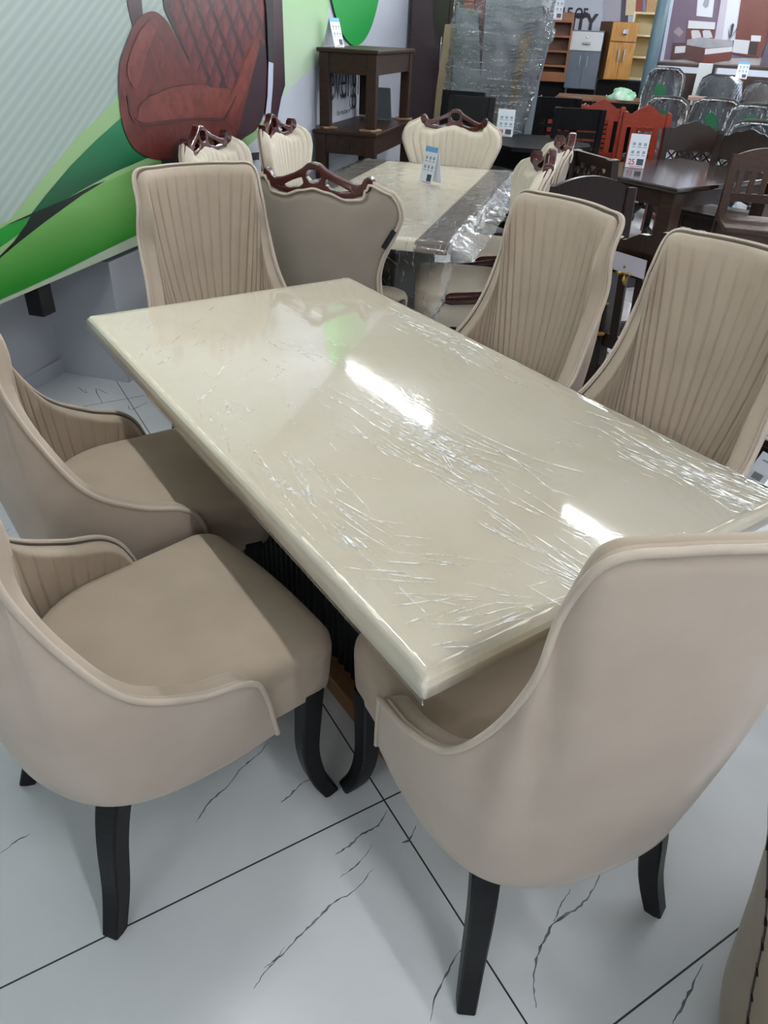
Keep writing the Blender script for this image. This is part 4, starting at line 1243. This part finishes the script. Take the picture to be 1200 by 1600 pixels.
# black chairs and black table
for (px, py, D, az, kind, w, lab) in ((873, 152, 7.42, 42, 'squares', .40, 'black chair with pierced square holes, left of the red chairs'), (907, 169, 7.06, 38, 'h', .42, 'black ladder-back chair in front of the pierced black chair'), (723, 143, 6.95, 235, 'squares', .36, 'black chair with pierced back, farther of two before the grey plastic bundle'), (737, 151, 6.4, 228, 'h', .36, 'black ladder-back chair, nearer of two before the grey plastic bundle')):
    H_ = float(at(px, py, D)[2])
    wooden_chair('black_chair', lab, shift(gd(px, py, D), az, .2), az, Mt['blackwood'], G_B, w, .40, H_, .45, kind, 'flat', .16)
hx = thing('dining_table', 'black dining table with clipped corners and a price card on it', 'table', (3.78, 3.40, 0), 0)
MB().prism([(-.42, -.22), (-.24, -.40), (.26, -.40), (.41, -.24), (.41, .26), (.25, .41), (-.25, .41), (-.42, .25)], .735, .765).build('tabletop', Mt['blackwood'], hx)
for sx in (-1, 1):
    for sy in (-1, 1): MB().box((sx * .27, sy * .27, .3675), (.09, .09, .735), 0, .004).build('leg', Mt['blackwood'], hx)
for k in range(4):
    a = k * PI / 2
    MB().box((.29 * math.cos(a), .29 * math.sin(a), .66), (.50 if k % 2 else .03, .03 if k % 2 else .50, .14)).build('apron', Mt['blackwood'], hx)
    MB().box((.27 * math.cos(a), .27 * math.sin(a), .16), (.46 if k % 2 else .03, .03 if k % 2 else .46, .05)).build('stretcher', Mt['blackwood'], hx)
p = on_z(787, 213, .767); price_card(p, face_cam(p, 5), 'white price card with red figures standing on the black table', .14, .20, False, '29', 12)

# ------------------------------------------------------------------ far end of the shop
# wardrobe in the corner by the wall
Mt['wardrobe'] = mat('glossy_dark_brown_laminate', '2c171a', .18, '36201f', 2.0, (1, 1, 1), coat=.5)
wd = thing('wardrobe', 'tall glossy dark brown wardrobe at the end of the printed wall', 'wardrobe', sn(5.02 + .27, .03 + .36, 0), WAZ + 180)
MB().box((0, 0, 1.05), (.72, .54, 2.10), 0, .004).build('body', Mt['wardrobe'], wd)
for sx in (-1, 1):
    d_ = MB().box((sx * .178, .281, 1.06), (.350, .018, 2.02), 0, .003).build('door', Mt['wardrobe'], wd)
    MB().tube([(sx * .05, .295, 1.18), (sx * .05, .315, 1.20), (sx * .05, .315, 1.42), (sx * .05, .295, 1.44)], .006, 0, 6).build('handle', mat('steel_handle_%d' % sx, 'b9bdc2', .25, metal=1.0), d_)

# bundle of flat grey panels wrapped in film
BD = 7.45
bp0 = at(772, 120, BD); bz = -math.degrees(math.atan2(*(CAM[:2] - bp0[:2])[::-1])) 
wb = thing('wrapped_bundle', 'tall bundle of grey panels and cardboard wrapped in clear film', 'packed furniture', (bp0[0], bp0[1], 0), face_cam(bp0, 0))
k_ = mpp(772, 120, BD)
Mt['greypanel'] = mat('grey_foam_wrapped_panel', '737c84', .5, '858f96', 6, bump=.3, bscale=14)
Mt['cardboard'] = mat('cardboard', '85765f', .85, '938369', 8)
# front is +y (towards us): local +x runs to the left in the picture
def wx(px): return (772 - px) * k_
def wz(py): return float(at(772, py, BD)[2])
def slab(nm, pts, y0, y1, m):
    return MB().prism([(wx(a), max(0.0, wz(b_))) for a, b_ in pts], y0, y1, 0, lambda p: Vector((p.x, p.z, p.y))).build(nm, m, wb)
slab('panel', [(706, 14), (738, 18), (757, 160), (770, 330), (700, 330), (708, 140)], .02, .14, Mt['greypanel'])
slab('panel', [(748, -12), (826, -8), (838, 40), (824, 200), (806, 330), (745, 330), (752, 120)], .08, .20, Mt['greypanel'])
slab('panel', [(762, 8), (836, 22), (826, 120), (806, 330), (756, 330), (770, 60)], .21, .27, Mt['greypanel'])
slab('panel', [(826, 20), (852, 30), (842, 120), (836, 330), (806, 330), (820, 160)], .0, .16, Mt['greypanel'])
slab('cardboard_corner', [(692, 42), (708, 40), (706, 140), (696, 330), (680, 330), (686, 140)], .10, .22, Mt['cardboard'])
slab('cardboard_corner', [(803, 50), (821, 50), (808, 180), (800, 330), (786, 330), (796, 180)], .275, .31, Mt['cardboard'])
slab('cardboard_sheet', [(760, 162), (806, 165), (806, 330), (752, 330)], .275, .30, Mt['cardboard'])
slab('wooden_edge', [(714, -10), (732, -10), (730, 30), (718, 30)], -.05, .015, Mt['redwood'])
slab('red_cushion', [(732, -10), (748, -10), (748, 46), (740, 60), (734, 20)], -.05, .015, mat('dark_red_cloth', '5e2326', .6))
fb = MB(); rows = []
rr = random.Random(3)
for j in range(46):
    py = -14 + j * 8.2; row = []
    cl = {0: (704, 840), 46: (684, 846)}
    L_ = 703 - 10 * max(0, (py - 20)) / 200; R_ = 848 - 22 * max(0, min(1, (py - 40) / 180)) + (6 if 40 < py < 60 else 0)
    for i in range(41):
        a = 2 * PI * i / 40
        cx = (L_ + R_) / 2; hw_ = (R_ - L_) / 2
        ca, sa = math.cos(a), math.sin(a)
        x = wx(cx + hw_ * math.copysign(abs(ca) ** .5, ca)); y = .16 + .185 * math.copysign(abs(sa) ** .5, sa)
        wob = .012 * math.sin(9 * a + j * .9) + .008 * math.sin(j * 1.7 + 3 * a) + rr.uniform(-.004, .004)
        row.append((x * (1 + wob * .6), y + wob * .8, max(0.002, wz(py))))
    rows.append(row)
    if wz(py) <= 0: break
fb.grid(rows, 0, True)
add_creases(fb, rows, 700, (1, 5), .0048, 'j', 31, sel=lambda i, j: j < 22, lift=-.006)  # whitish fold strips put streaks of glint into the wrap's colour
add_creases(fb, rows, 90, (1, 4), .0030, 'i', 32, sel=lambda i, j: j < 22, lift=-.006)
fb.build('plastic_wrap', [film_mat('bundle_film', (3, 3, 34), 1.0, 14.0, haze=.05, dist=.03, rough=.12), Mt['crease']], wb)
# crumpled plastic heaps on the floor at its foot
for (px, py, D, r, lab) in ((655, 208, 6.9, .14, 'heap of crumpled clear plastic on the floor before the dark wardrobe'),):
    b = MB(); n_ = 26; rr = random.Random(int(px)); rows = []
    for i in range(n_ + 1):
        th = PI / 2 * i / n_; row = []
        for j in range(40):
            ph = 2 * PI * j / 40; q_ = 1 + .22 * math.sin(5 * ph + 7 * th) * math.sin(9 * th + 2 * ph) + rr.uniform(-.09, .09)
            row.append((r * 1.3 * math.sin(th) * math.cos(ph) * q_, r * 1.3 * math.sin(th) * math.sin(ph) * q_, max(.003, 2.6 * r * math.cos(th) * q_)))
        rows.append(row)
    b.grid(rows, 0, False, closed=True)
    o = b.build('plastic_heap', Mt['film_bag']); p = gd(px, py, D); o.location = p
    tag(o, lab, 'plastic wrap')

# cabinets against the far wall
FD = 10.9
Mt['tanwood'] = mat('tan_brown_laminate', '7c4a26', .4, '8b562e', 4, (3, 3, 14))
Mt['oak'] = mat('honey_oak_laminate', '9a6c34', .4, 'c08f4e', 3.2, (9, 9, 1.2), detail=6, dist=1.2)
Mt['oakside'] = mat('oak_side_laminate', '6d4a28', .4, '7d5730', 4, (6, 6, 1))
Mt['creamwood'] = mat('cream_laminate', 'e0d0a2', .45, 'e8d9ae', 4)
Mt['greylam'] = mat('slate_grey_laminate', '5a6470', .4, '606b77', 4)
Mt['whitelam'] = mat('white_laminate', 'ccd0d2', .4)
Mt['chrome'] = mat('chrome', 'd5d8dc', .2, metal=1.0)
def unit(px0, px1, pyt, pyb, D):
    """place of a unit whose front spans px0..px1 and pyt..pyb: position, width, z range"""
    xc = (px0 + px1) / 2; pt = at(xc, pyt, D); pb = at(xc, pyb, D); pm = at(xc, (pyt + pyb) / 2, D)
    return (pm[0], pm[1], 0), (px1 - px0) * mpp(xc, (pyt + pyb) / 2, D), float(pb[2]), float(pt[2])
def bookshelf(label, px0, px1, pyt, pyb, D, m, nsh, az_extra=0, depth=.30, back=None):
    loc, w, z0, z1 = unit(px0, px1, pyt, pyb, D)
    t = thing('bookshelf', label, 'shelf', (loc[0], loc[1], z0), face_cam(loc, az_extra))
    h = z1 - z0
    for sx in (-1, 1): MB().box((sx * (w / 2 - .011), 0, h / 2), (.022, depth, h)).build('side_panel', m, t)
    for k in range(nsh + 1):
        z = .012 + (h - .024) * k / nsh
        MB().box((0, 0, z), (w - .044, depth, .022)).build('shelf_board', m, t)
    MB().box((0, -depth / 2 + .005, h / 2), (w - .044, .008, h)).build('back_panel', back or m, t)
    return t, w, h, z0, loc
def counter(label, px0, px1, pyt, D, m, depth=.5, az=0, name='low_cabinet'):
    xc = (px0 + px1) / 2; p = at(xc, pyt, D); w = (px1 - px0) * mpp(xc, pyt, D); h = float(p[2])
    t = thing(name, label, 'cabinet', (p[0], p[1], 0), face_cam(p, az))
    MB().box((0, -depth / 2, h / 2), (w, depth, h), 0, .004).build('body', m, t)
    nd = 2
    for k in range(nd):
        d_ = MB().box(((k - .5) * w / 2, .009, h * .80), (w / 2 - .012, .016, h * .30)).build('drawer', m, t)
        MB().sphere(((k - .5) * w / 2, .026, h * .84), .018, n=6).build('knob', Mt['chrome'], d_)
        d_ = MB().box(((k - .5) * w / 2, .009, h * .34), (w / 2 - .012, .016, h * .56)).build('door', m, t)
    return t, h
# black low cabinets that carry the wall units
_, hb1 = counter('low black cabinet under the tan bookshelf', 838, 884, 128, FD, Mt['blackwood'])
_, hb2 = counter('low black cabinet under the grey and white cabinet', 886, 928, 141, FD, Mt['blackwood'])
_, hb3 = counter('low black cabinet under the honey oak cabinet and cream shelf', 935, 1004, 127, FD + .2, Mt['blackwood'])
t, w, h, z0, loc = bookshelf('tan brown open bookshelf with a price card on top, at the far wall', 847, 889, 31, 126.5, FD - .15, Mt['tanwood'], 4)
MB().box((0, .13, .055), (w - .05, .018, .09)).build('bottom_rail', Mt['tanwood'], t)
MB().box((0, -.1, h + .04), (w, .10, .08)).build('top_rail', Mt['tanwood'], t)
p = at(868, 29, FD - .2); price_card((p[0], p[1], z0 + h + .002), face_cam(p), 'white and blue price card on top of the tan bookshelf', .15, .23, True, None, 10)

loc, w, z0, z1 = unit(888, 936, 47, 139, FD - .22)
t = thing('cabinet', 'slate grey cabinet with white drawer and two doors, at the far wall', 'cabinet', (loc[0], loc[1], z0), face_cam(loc, 4)); h = z1 - z0
MB().box((0, -.20, h / 2), (w, .40, h)).build('body', Mt['greylam'], t)
d_ = MB().box((0, .009, h - .11), (w - .004, .018, .19)).build('drawer', Mt['whitelam'], t)
MB().box((0, .03, h - .13), (.10, .025, .03), 0, .01).build('handle', Mt['chrome'], d_)
MB().cyl((0, .018, h - .07), (0, .026, h - .07), .012).build('lock', Mt['chrome'], d_)
for sx in (-1, 1):
    d_ = MB().box((sx * w / 4, .009, (h - .21) / 2), (w / 2 - .005, .018, h - .22)).build('door', Mt['greylam'], t)
    MB().box((sx * .045, .03, h - .32), (.018, .025, .13), 0, .005).build('handle', Mt['chrome'], d_)

loc, w, z0, z1 = unit(949, 991, 34, 125, FD - .05)
t = thing('cabinet', 'honey oak cabinet with chrome handles, between the grey cabinet and the pillar', 'cabinet', (loc[0], loc[1], z0), face_cam(loc, -22)); h = z1 - z0
MB().box((0, -.20, h / 2), (w, .40, h)).build('body', Mt['oakside'], t)
d_ = MB().box((0, .009, h - .10), (w - .004, .018, .19)).build('drawer', Mt['oak'], t)
MB().box((0, .03, h - .10), (.06, .03, .06), 0, .012).build('handle', Mt['chrome'], d_)
for sx in (-1, 1):
    d_ = MB().box((sx * w / 4, .009, (h - .20) / 2), (w / 2 - .004, .018, h - .21)).build('door', Mt['oak'], t)
    MB().box((sx * .035, .03, h - .34), (.016, .022, .13), 0, .005).build('handle', Mt['chrome'], d_)

t, w, h, z0, loc = bookshelf('cream open bookshelf behind the blue-grey pillar', 984, 1024, 19, 124, FD + .4, Mt['creamwood'], 3, 6)

# desk with brown top and a green bag
loc = gd(936, 150, 9.3)
zt = float(at(952, 155, 9.3)[2])
dk = thing('desk', 'brown-topped desk with a green plastic bag on it, before the black low cabinets', 'desk', loc, face_cam(loc, 0))
MB().box((0, -.25, zt - .015), (.90, .55, .03), 0, .004).build('desktop', mat('brown_laminate', '6b4a32', .4, '77543a', 4, (2, 12, 2)), dk)
for sx in (-1, 1): MB().box((sx * .42, -.25, (zt - .03) / 2), (.03, .5, zt - .03)).build('side_panel', Mt['blackwood'], dk)
MB().box((0, -.45, zt * .6), (.80, .02, zt * .5)).build('modesty_panel', Mt['blackwood'], dk)
bg = MB(); rr = random.Random(9); rows = []
for i in range(10):
    th = PI / 2 * i / 9; row = []
    for j in range(22):
        ph = 2 * PI * j / 22; q_ = 1 + .15 * math.sin(3 * ph + 5 * th) + rr.uniform(-.06, .06)
        row.append((.145 * math.sin(th) * math.cos(ph) * q_, .10 * math.sin(th) * math.sin(ph) * q_, .10 * math.cos(th) * q_))
    rows.append(row)
bg.grid(rows, 0, True, closed=True)
p = at(972, 150, 9.35)
o = bg.build('plastic_bag', mat('green_white_bag', '1c9a4c', .35, 'cfe3d8', 9)); o.location = (p[0], p[1], zt); o.rotation_euler = (0, 0, -math.radians(face_cam(p)))
tag(o, 'small green and white plastic bag lying on the brown desk', 'bag')

# pillar
p = gd(1003, 165, 9.9)
b = MB(); b.tube([(0, 0, 0), (0, 0, ZC)], .066, 0, 28)
o = b.build('pillar', mat('blue_grey_paint', '4a616c', .5, '546d78', 3)); o.location = p
tag(o, 'round blue-grey pillar in front of the cream bookshelf', 'pillar', kind='structure')

# far wall posters, signs
def on_far(px, py, off=0.0):
    """point on the far wall plane (s = S1)"""
    v = ray(px, py); t = ((WO + WS * (S1 - off) - CAM[:2]) @ WS) / (v[:2] @ WS); return CAM + v * t
def far_nz(px, py):
    p = on_far(px, py); return float((p[:2] - WO) @ WN), float(p[2])
FR = Matrix(((WN[0], 0, -WS[0]), (WN[1], 0, -WS[1]), (0, 1, 0)))    # local x right (along n), y up, z towards us
def far_panel(name, pts, m, off, parent=None, th=.004):
    mb = MB(); mb.prism([far_nz(*p_) for p_ in pts], 0, th, 0)
    o = mb.build(name, m, parent); o.matrix_local = Matrix.Translation((WO[0] + WS[0] * (S1 - off), WO[1] + WS[1] * (S1 - off), 0)) @ FR.to_4x4()
    return o
def far_nzp(pts): return [far_nz(*p_) for p_ in pts]
sign = bpy.data.objects.new('wall_sign', None); col.objects.link(sign)
tag(sign, 'white wall sign with bold black lettering above the far cabinets', 'sign')
far_panel('sign_panel', [(820, -30), (948, -25), (944, 90), (820, 90)], mat('sign_white', 'c9cfdd', .5), .008, sign)
def far_text(body, px, py, size, bold, xs=1.0):
    o = text_mesh('lettering', body, size, Mt['ink'], sign, bold, xs, 'RIGHT', .002)
    n_, z_ = far_nz(px, py)
    o.matrix_local = Matrix.Translation((WO[0] + WS[0] * (S1 - .016) + WN[0] * n_, WO[1] + WS[1] * (S1 - .016) + WN[1] * n_, z_)) @ FR.to_4x4()
far_text('THE PINNACLE OF', 917, 29, .155, .005, .82)
far_text('QUALITY', 929, 50, .27, .012, .80)
# pale curtain strip and swatch boards
Mt['curtain'] = mat('grey_curtain_print', 'a8a4b4', .6, 'c4c2d0', 6, (26, 26, .4))
o = far_panel('curtain_poster', [(946, -30), (972, -30), (968, 60), (942, 60)], Mt['curtain'], .02); tag(o, 'pale striped curtain print on the far wall, left of the colour boards', 'poster')
o = far_panel('mauve_panel', [(973, -30), (984, -30), (980, 60), (968, 60)], mat('dark_mauve', '4a4454', .5), .002); o.name = 'mauve_panel'; tag(o, 'narrow dark mauve panel on the far wall beside the curtain print', 'panel')
for (a, b_, c1, c2, lab) in ((981, 997, 'cdbd98', 'd8c9a6', 'cream'), (997, 1007, '8c2f1e', '9c3a26', 'red-brown'), (1007, 1013, '7a6f8a', '857a94', 'mauve'), (1013, 1034, 'b08a58', 'bd9868', 'oak')):
    o = far_panel('sample_board', [(a, -30), (b_ - .5, -30), (b_ - 5, 24), (a - 4, 24)], mat('sample_' + c1, c1, .45, c2, 5, (9, 9, 1)), .012)
    tag(o, lab + ' finish sample board on the far wall above the cream bookshelf', 'sample board', 'finish sample boards')
# bedroom poster
po = bpy.data.objects.new('bedroom_poster', None); col.objects.link(po)
tag(po, 'large poster of a bedroom with a red-brown bed and wardrobe on the far wall', 'poster')
pl_off = [.010]
def pp(name, pts, c1, c2=None, **kw):
    pl_off[0] += .0015
    return far_panel(name, pts, mat('poster_%s_%s_%d' % (name, c1, int(pl_off[0] * 1e4)), c1, .4, c2, **kw), pl_off[0], po, .001)
def pq(pts): return [(1000 + x / 6, y / 6) for x, y in pts]
pp('poster_wall', pq([(330, -200), (1400, -200), (1400, 640), (220, 575)]), '5c4a60', '6a5870', scale=2)
pp('poster_white_edge', pq([(322, -200), (352, -200), (218, 578), (185, 575)]), 'b9c6dc')
pp('poster_blue_edge', pq([(250, -200), (322, -200), (185, 575), (160, 575)]), '554a60')
pp('poster_lamp', pq([(310, 300), (360, 250), (410, 300), (370, 345)]), '8d7a86')
pp('poster_floor', pq([(218, 560), (420, 556), (1140, 540), (1140, 612), (560, 600), (215, 578)]), '968f90', 'a39c9b')
pp('poster_curtain', pq([(790, -200), (985, -200), (890, 380), (700, 372)]), 'c3c7d6', 'd3d7e2', scale=4, stretch=(30, 30, .3))
pp('poster_curtain_edge', pq([(790, -200), (850, -200), (770, 372), (705, 360)]), 'aaa6b6', 'bdbac8', scale=4, stretch=(30, 30, .3))
pp('poster_picture', pq([(548, -120), (710, -120), (676, 165), (527, 150)]), 'cfd3dc')
pp('poster_picture_motif', pq([(610, -20), (650, 0), (640, 60), (612, 80), (585, 50)]), '8f949e')
pp('poster_headboard', pq([(440, 262), (705, 270), (690, 360), (430, 400)]), '502019', '5c281e')
pp('poster_headboard_white', pq([(455, 192), (706, 210), (698, 275), (447, 265)]), 'c9cbd2')
for xs_ in ((478, 572), (585, 676)): pp('poster_pillow', pq([(xs_[0], 292), (xs_[0] + 20, 282), (xs_[1] - 22, 285), (xs_[1] - 8, 310), (xs_[1] + 4, 352), (xs_[0] + 8, 362)]), 'b4b4bc', 'c0c0c8')
pp('poster_mattress', pq([(440, 372), (560, 350), (870, 380), (868, 438), (620, 452), (436, 420)]), '8a8a90', '9a9aa0')
pp('poster_bed_side', pq([(436, 420), (622, 452), (590, 600), (420, 552)]), '401a17', '4b201b')
pp('poster_bed_front', pq([(612, 452), (868, 436), (850, 560), (586, 605)]), '59241a', '672d20')
pp('poster_bed_drawer', pq([(610, 458), (868, 438), (862, 482), (604, 512)]), 'c4c6cc')
pp('poster_nightstand', pq([(310, 402), (432, 400), (428, 545), (290, 560)]), '3d1c1c')
pp('poster_nightstand_drawer', pq([(330, 435), (428, 430), (420, 492), (322, 500)]), 'bfc1c8')
pp('poster_wardrobe', pq([(975, -200), (1230, -200), (1180, 420), (1110, 545), (870, 500), (890, 370)]), '54231a', '642d20', scale=3, stretch=(16, 16, .6))
pp('poster_wardrobe_white', pq([(882, 368), (1028, 380), (1005, 508), (862, 490)]), 'bfc1c6')
pp('poster_wardrobe_drawer', pq([(1040, 330), (1132, 335), (1125, 390), (1035, 385)]), 'c4c6cb')
pp('poster_wardrobe_niche', pq([(1025, 392), (1105, 398), (1085, 520), (1005, 505)]), '2a1613')
for lf in ([(830, 370), (822, 255), (840, 340)], [(838, 370), (850, 240), (868, 216), (880, 230), (858, 330)], [(840, 370), (905, 262), (908, 270), (856, 350)]): pp('poster_plant', pq(lf), '1d2f2a')
pp('poster_dark_edge', pq([(1190, -200), (1400, -200), (1400, 640), (1120, 612), (1160, 480), (1200, 330)]), '4a4450')

# dark desks and shelves under the poster
def bx_px(name, label, cat, px0, px1, pyt, D, depth, m, top_m=None, extra=0, group=None):
    xc = (px0 + px1) / 2; p = at(xc, pyt, D); w = (px1 - px0) * mpp(xc, pyt, D); h = float(p[2])
    t = thing(name, label, cat, (p[0], p[1], 0), face_cam(p, extra), group)
    MB().box((0, -depth / 2, h - .015), (w, depth, .03), 0, .003).build('desktop', top_m or m, t)
    for sx in (-1, 1): MB().box((sx * (w / 2 - .016), -depth / 2, (h - .03) / 2), (.03, depth - .02, h - .03)).build('side_panel', m, t)
    MB().box((0, -.03, h * .62), (w - .07, .018, h * .62)).build('front_panel', m, t)
    return t, w, h
Mt['dkbrown'] = mat('dark_brown_laminate', '2f1c17', .35, '3a241c', 4, (2, 2, 10))
bx_px('office_desk', 'dark brown office desk with solid front panel below the bedroom poster, left of the two', 'desk', 1024, 1098, 99, 10.2, .6, Mt['dkbrown'])
t, w, h = bx_px('office_desk', 'dark brown office desk below the bedroom poster, right one with a tan shelf', 'desk', 1118, 1230, 104, 9.9, .6, Mt['dkbrown'])
MB().box((0, .012, h * .70), (w - .1, .02, .05)).build('tan_edge', Mt['tanwood'], t)
bx_px('low_table', 'low pinkish-brown table behind the wrapped office chairs', 'table', 1076, 1104, 152, 8.9, .25, Mt['brownwood'], mat('pink_brown_laminate', '8f7468', .5))
p = at(1096, 130, 9.7)
t = thing('drawer_unit', 'tall white and tan drawer unit between the two dark office desks', 'cabinet', (p[0], p[1], 0), face_cam(p))
hz_ = float(at(1103, 100, 9.7)[2])
MB().box((0, -.15, hz_ / 2), (.14, .30, hz_)).build('body', Mt['whitelam'], t)
MB().box((-.01, .006, hz_ * .62), (.10, .012, .30)).build('tan_front', Mt['tanwood'], t)
p = at(1160, 112, 9.3); price_card((p[0], p[1], float(at(1160, 120, 9.9)[2])), face_cam(p), 'white price card on the right-hand office desk under the poster', .11, .15, True, None, 14)

# office chairs in plastic covers
Mt['label_green'] = mat('dark_green_card', '0a4a2c', .5, '0f5a36', 9)
def office_chair(label, loc, az, H=1.2, w=.46, green=True, bh=.5, shade='2b3138'):
    t = thing('office_chair', label, 'office chair', loc, az, 'office chairs in clear plastic covers')
    m = mat('charcoal_mesh_' + str(len(bpy.data.materials)), shade, .6, '343b44', 60)
    rows = []; rows2 = []
    for j in range(15):
        v = j / 14; z = H - bh + bh * v; row = []
        hwj = w / 2 * (1 - .16 * max(0, v - .55) / .45 - .06 * (1 - v))
        if v > .9: hwj *= math.sqrt(max(.03, 1 - ((v - .9) / .1) ** 2 * .55))
        for i in range(17):
            u = -1 + 2 * i / 16
            row.append((u * hwj, -.20 - .10 * v + .10 * u * u - .03 * math.sin(PI * v), z))
        rows.append(row)
    b = MB(); b.grid(rows, 0, True); b.grid([[(x, y - .035, z) for x, y, z in r] for r in rows], 0, True, flip=True)
    edge = [r[0] for r in rows] + rows[-1][1:-1] + [r[-1] for r in rows[::-1]] + rows[0][1:-1][::-1]
    b.build('backrest', m, t)
    MB().tube([(x, y - .018, z) for x, y, z in edge + edge[:1]], .021, 0, 8).build('frame', Mt['black'], t)
    c = [[(x * 1.10 + .004 * math.sin(9 * k + j), y + .045 + .006 * math.sin(5 * k + 2 * j), H - bh - .05 + (z - H + bh) * 1.11) for k, (x, y, z) in enumerate(r)] for j, r in enumerate(rows)]
    c2 = [[(x * 1.10 + .004 * math.sin(7 * k + j), y - .085 + .006 * math.sin(6 * k + 3 * j), H - bh - .05 + (z - H + bh) * 1.11) for k, (x, y, z) in enumerate(r)] for j, r in enumerate(rows)]
    b = MB(); b.grid(c, 0, True); b.grid(c2, 0, True, flip=True)
    b.grid([[r[0] for r in c2], [r[0] for r in c]], 0, True); b.grid([[r[-1] for r in c], [r[-1] for r in c2]], 0, True); b.grid([c[-1], c2[-1]], 0, True)
    add_creases(b, c, 16, (5, 12), .0045, 'i', len(label), lift=.004)
    e_ = [r[0] for r in c] + c[-1][1:-1] + [r[-1] for r in c[::-1]]
    b.tube(e_, .0055, 1, 6)
    b.build('plastic_cover', [Mt['film_bag'], Mt['crease']], t)
    if green:
        b = MB(); b.prism([(-.05, -.05), (.06, -.07), (.10, .05), (.04, .09), (-.02, .05)], 0, .003, 0, lambda p: Vector((p.x, -.155 - .10 * .5 + p.z, H - bh * .42 + p.y))); b.build('green_label', Mt['label_green'], t)
    MB().box((0, .02, .47), (w * 1.02, .46, .07), 0, .025).build('seat', m, t)
    MB().bar((0, -.24, H - bh + .1), (0, -.12, .44), .06, .03, 0, .004).build('back_bracket', Mt['black'], t)
    MB().cyl((0, 0, .10), (0, 0, .44), .03).build('post', Mt['chrome'], t)
    for k in range(5):
        a = 2 * PI * k / 5 + .3
        l_ = MB().bar((0, 0, .10), (.27 * math.cos(a), .27 * math.sin(a), .075), .04, .03, 0, .003).build('base_leg', Mt['black'], t)
        MB().cyl((.27 * math.cos(a) - .02, .27 * math.sin(a), .03), (.27 * math.cos(a) + .02, .27 * math.sin(a), .03), .029, 0, 12).build('castor', Mt['black'], l_)
    return t
OC = [(1047, 105, 9.1, .36, .40, True, 40, 'plastic-covered office chair with green label, tallest and next to the pillar'),
      (1050, 150, 8.45, .39, .34, True, 40, 'plastic-covered office chair with green label, in front of the one next to the pillar'),
      (1131, 116, 9.3, .43, .40, False, 200, 'plastic-covered office chair with black back turned to us, in the middle of the row'),
      (1128, 153, 8.7, .46, .36, True, 32, 'plastic-covered office chair with green label, in front of the black-backed one'),
      (1203, 127, 9.05, .42, .40, False, 190, 'plastic-covered brown office chair at the right photo edge, under the poster'),
      (1190, 161, 8.2, .44, .30, True, 36, 'plastic-covered office chair at the right photo edge, second from the front'),
      (1194, 187, 7.5, .42, .28, True, 30, 'plastic-covered office chair at the right photo edge, lowest in the picture')]
for (px, py, D, w, bh, gr, az, lab) in OC:
    p = at(px, py, D); fc = face_cam(p)
    a = fc + (12 if az < 100 else 180)
    office_chair(lab, shift((p[0], p[1], 0), a, .28), a, float(p[2]) - .02, w, gr, bh * 1.25, '4a3a30' if 'brown' in lab else '2b3138')

# ------------------------------------------------------------------ upholstered armchair at our elbow
ac = thing('armchair', 'tan upholstered tub chair with a dark stitched seam, cut by the lower right photo edge', 'chair', (.20, -1.52, 0), 0)
Mt['suede'] = mat('tan_suede', '86765f', .85, '94846d', 6, sheen=.2)
prof = [(.06, .410), (.09, .4195), (.12, .4232), (.30, .4463), (.47, .4724), (.56, .497), (.62, .517), (.645, .522), (.66, .514), (.668, .49), (.66, .46), (.62, .43), (.52, .395)]
def tub_row(z, r): return [(r * math.cos(2 * PI * k / 96), .85 * r * math.sin(2 * PI * k / 96), z) for k in range(96)]
b = MB(); b.grid([tub_row(z, r) for z, r in prof], 0, True, closed=True); b.build('back_shell', Mt['suede'], ac)
b = MB(); b.grid([tub_row(z, r) for z, r in ((.06, .40), (.40, .40), (.44, .39), (.455, .35), (.46, .2), (.46, .01))], 0, True, closed=True); b.build('seat', Mt['suede'], ac)
sm = [(.62, 2.285, .517), (.53, 2.33, .4895), (.48, 2.356, .4757), (.425, 2.382, .4657), (.36, 2.409, .4562), (.305, 2.443, .4476), (.26, 2.47, .4416), (.12, 2.54, .4236)]
MB().tube(spline([(r * math.cos(a), .85 * r * math.sin(a), z) for z, a, r in sm], 6), .0022, 0, 6).build('seam', Mt['dkwood'], ac)
b = MB()
for k in range(9):
    q_ = k / 8 * (len(sm) - 1.01); i_ = int(q_); f_ = q_ - i_
    z, a, r = [sm[i_][m_] * (1 - f_) + sm[i_ + 1][m_] * f_ for m_ in range(3)]
    b.bar((r * math.cos(a - .012), .85 * r * math.sin(a - .012), z + .004), ((r + .001) * math.cos(a + .02), .85 * (r + .001) * math.sin(a + .02), z - .006), .004, .003)
o = b.build('stitching', Mt['dkwood'], ac); o['kind'] = 'stuff'
for k in range(4):
    a = PI / 4 + k * PI / 2
    MB().cyl((.30 * math.cos(a), .26 * math.sin(a), 0), (.30 * math.cos(a), .26 * math.sin(a), .065), .022, 0, 12).build('foot', Mt['blackleg'], ac)
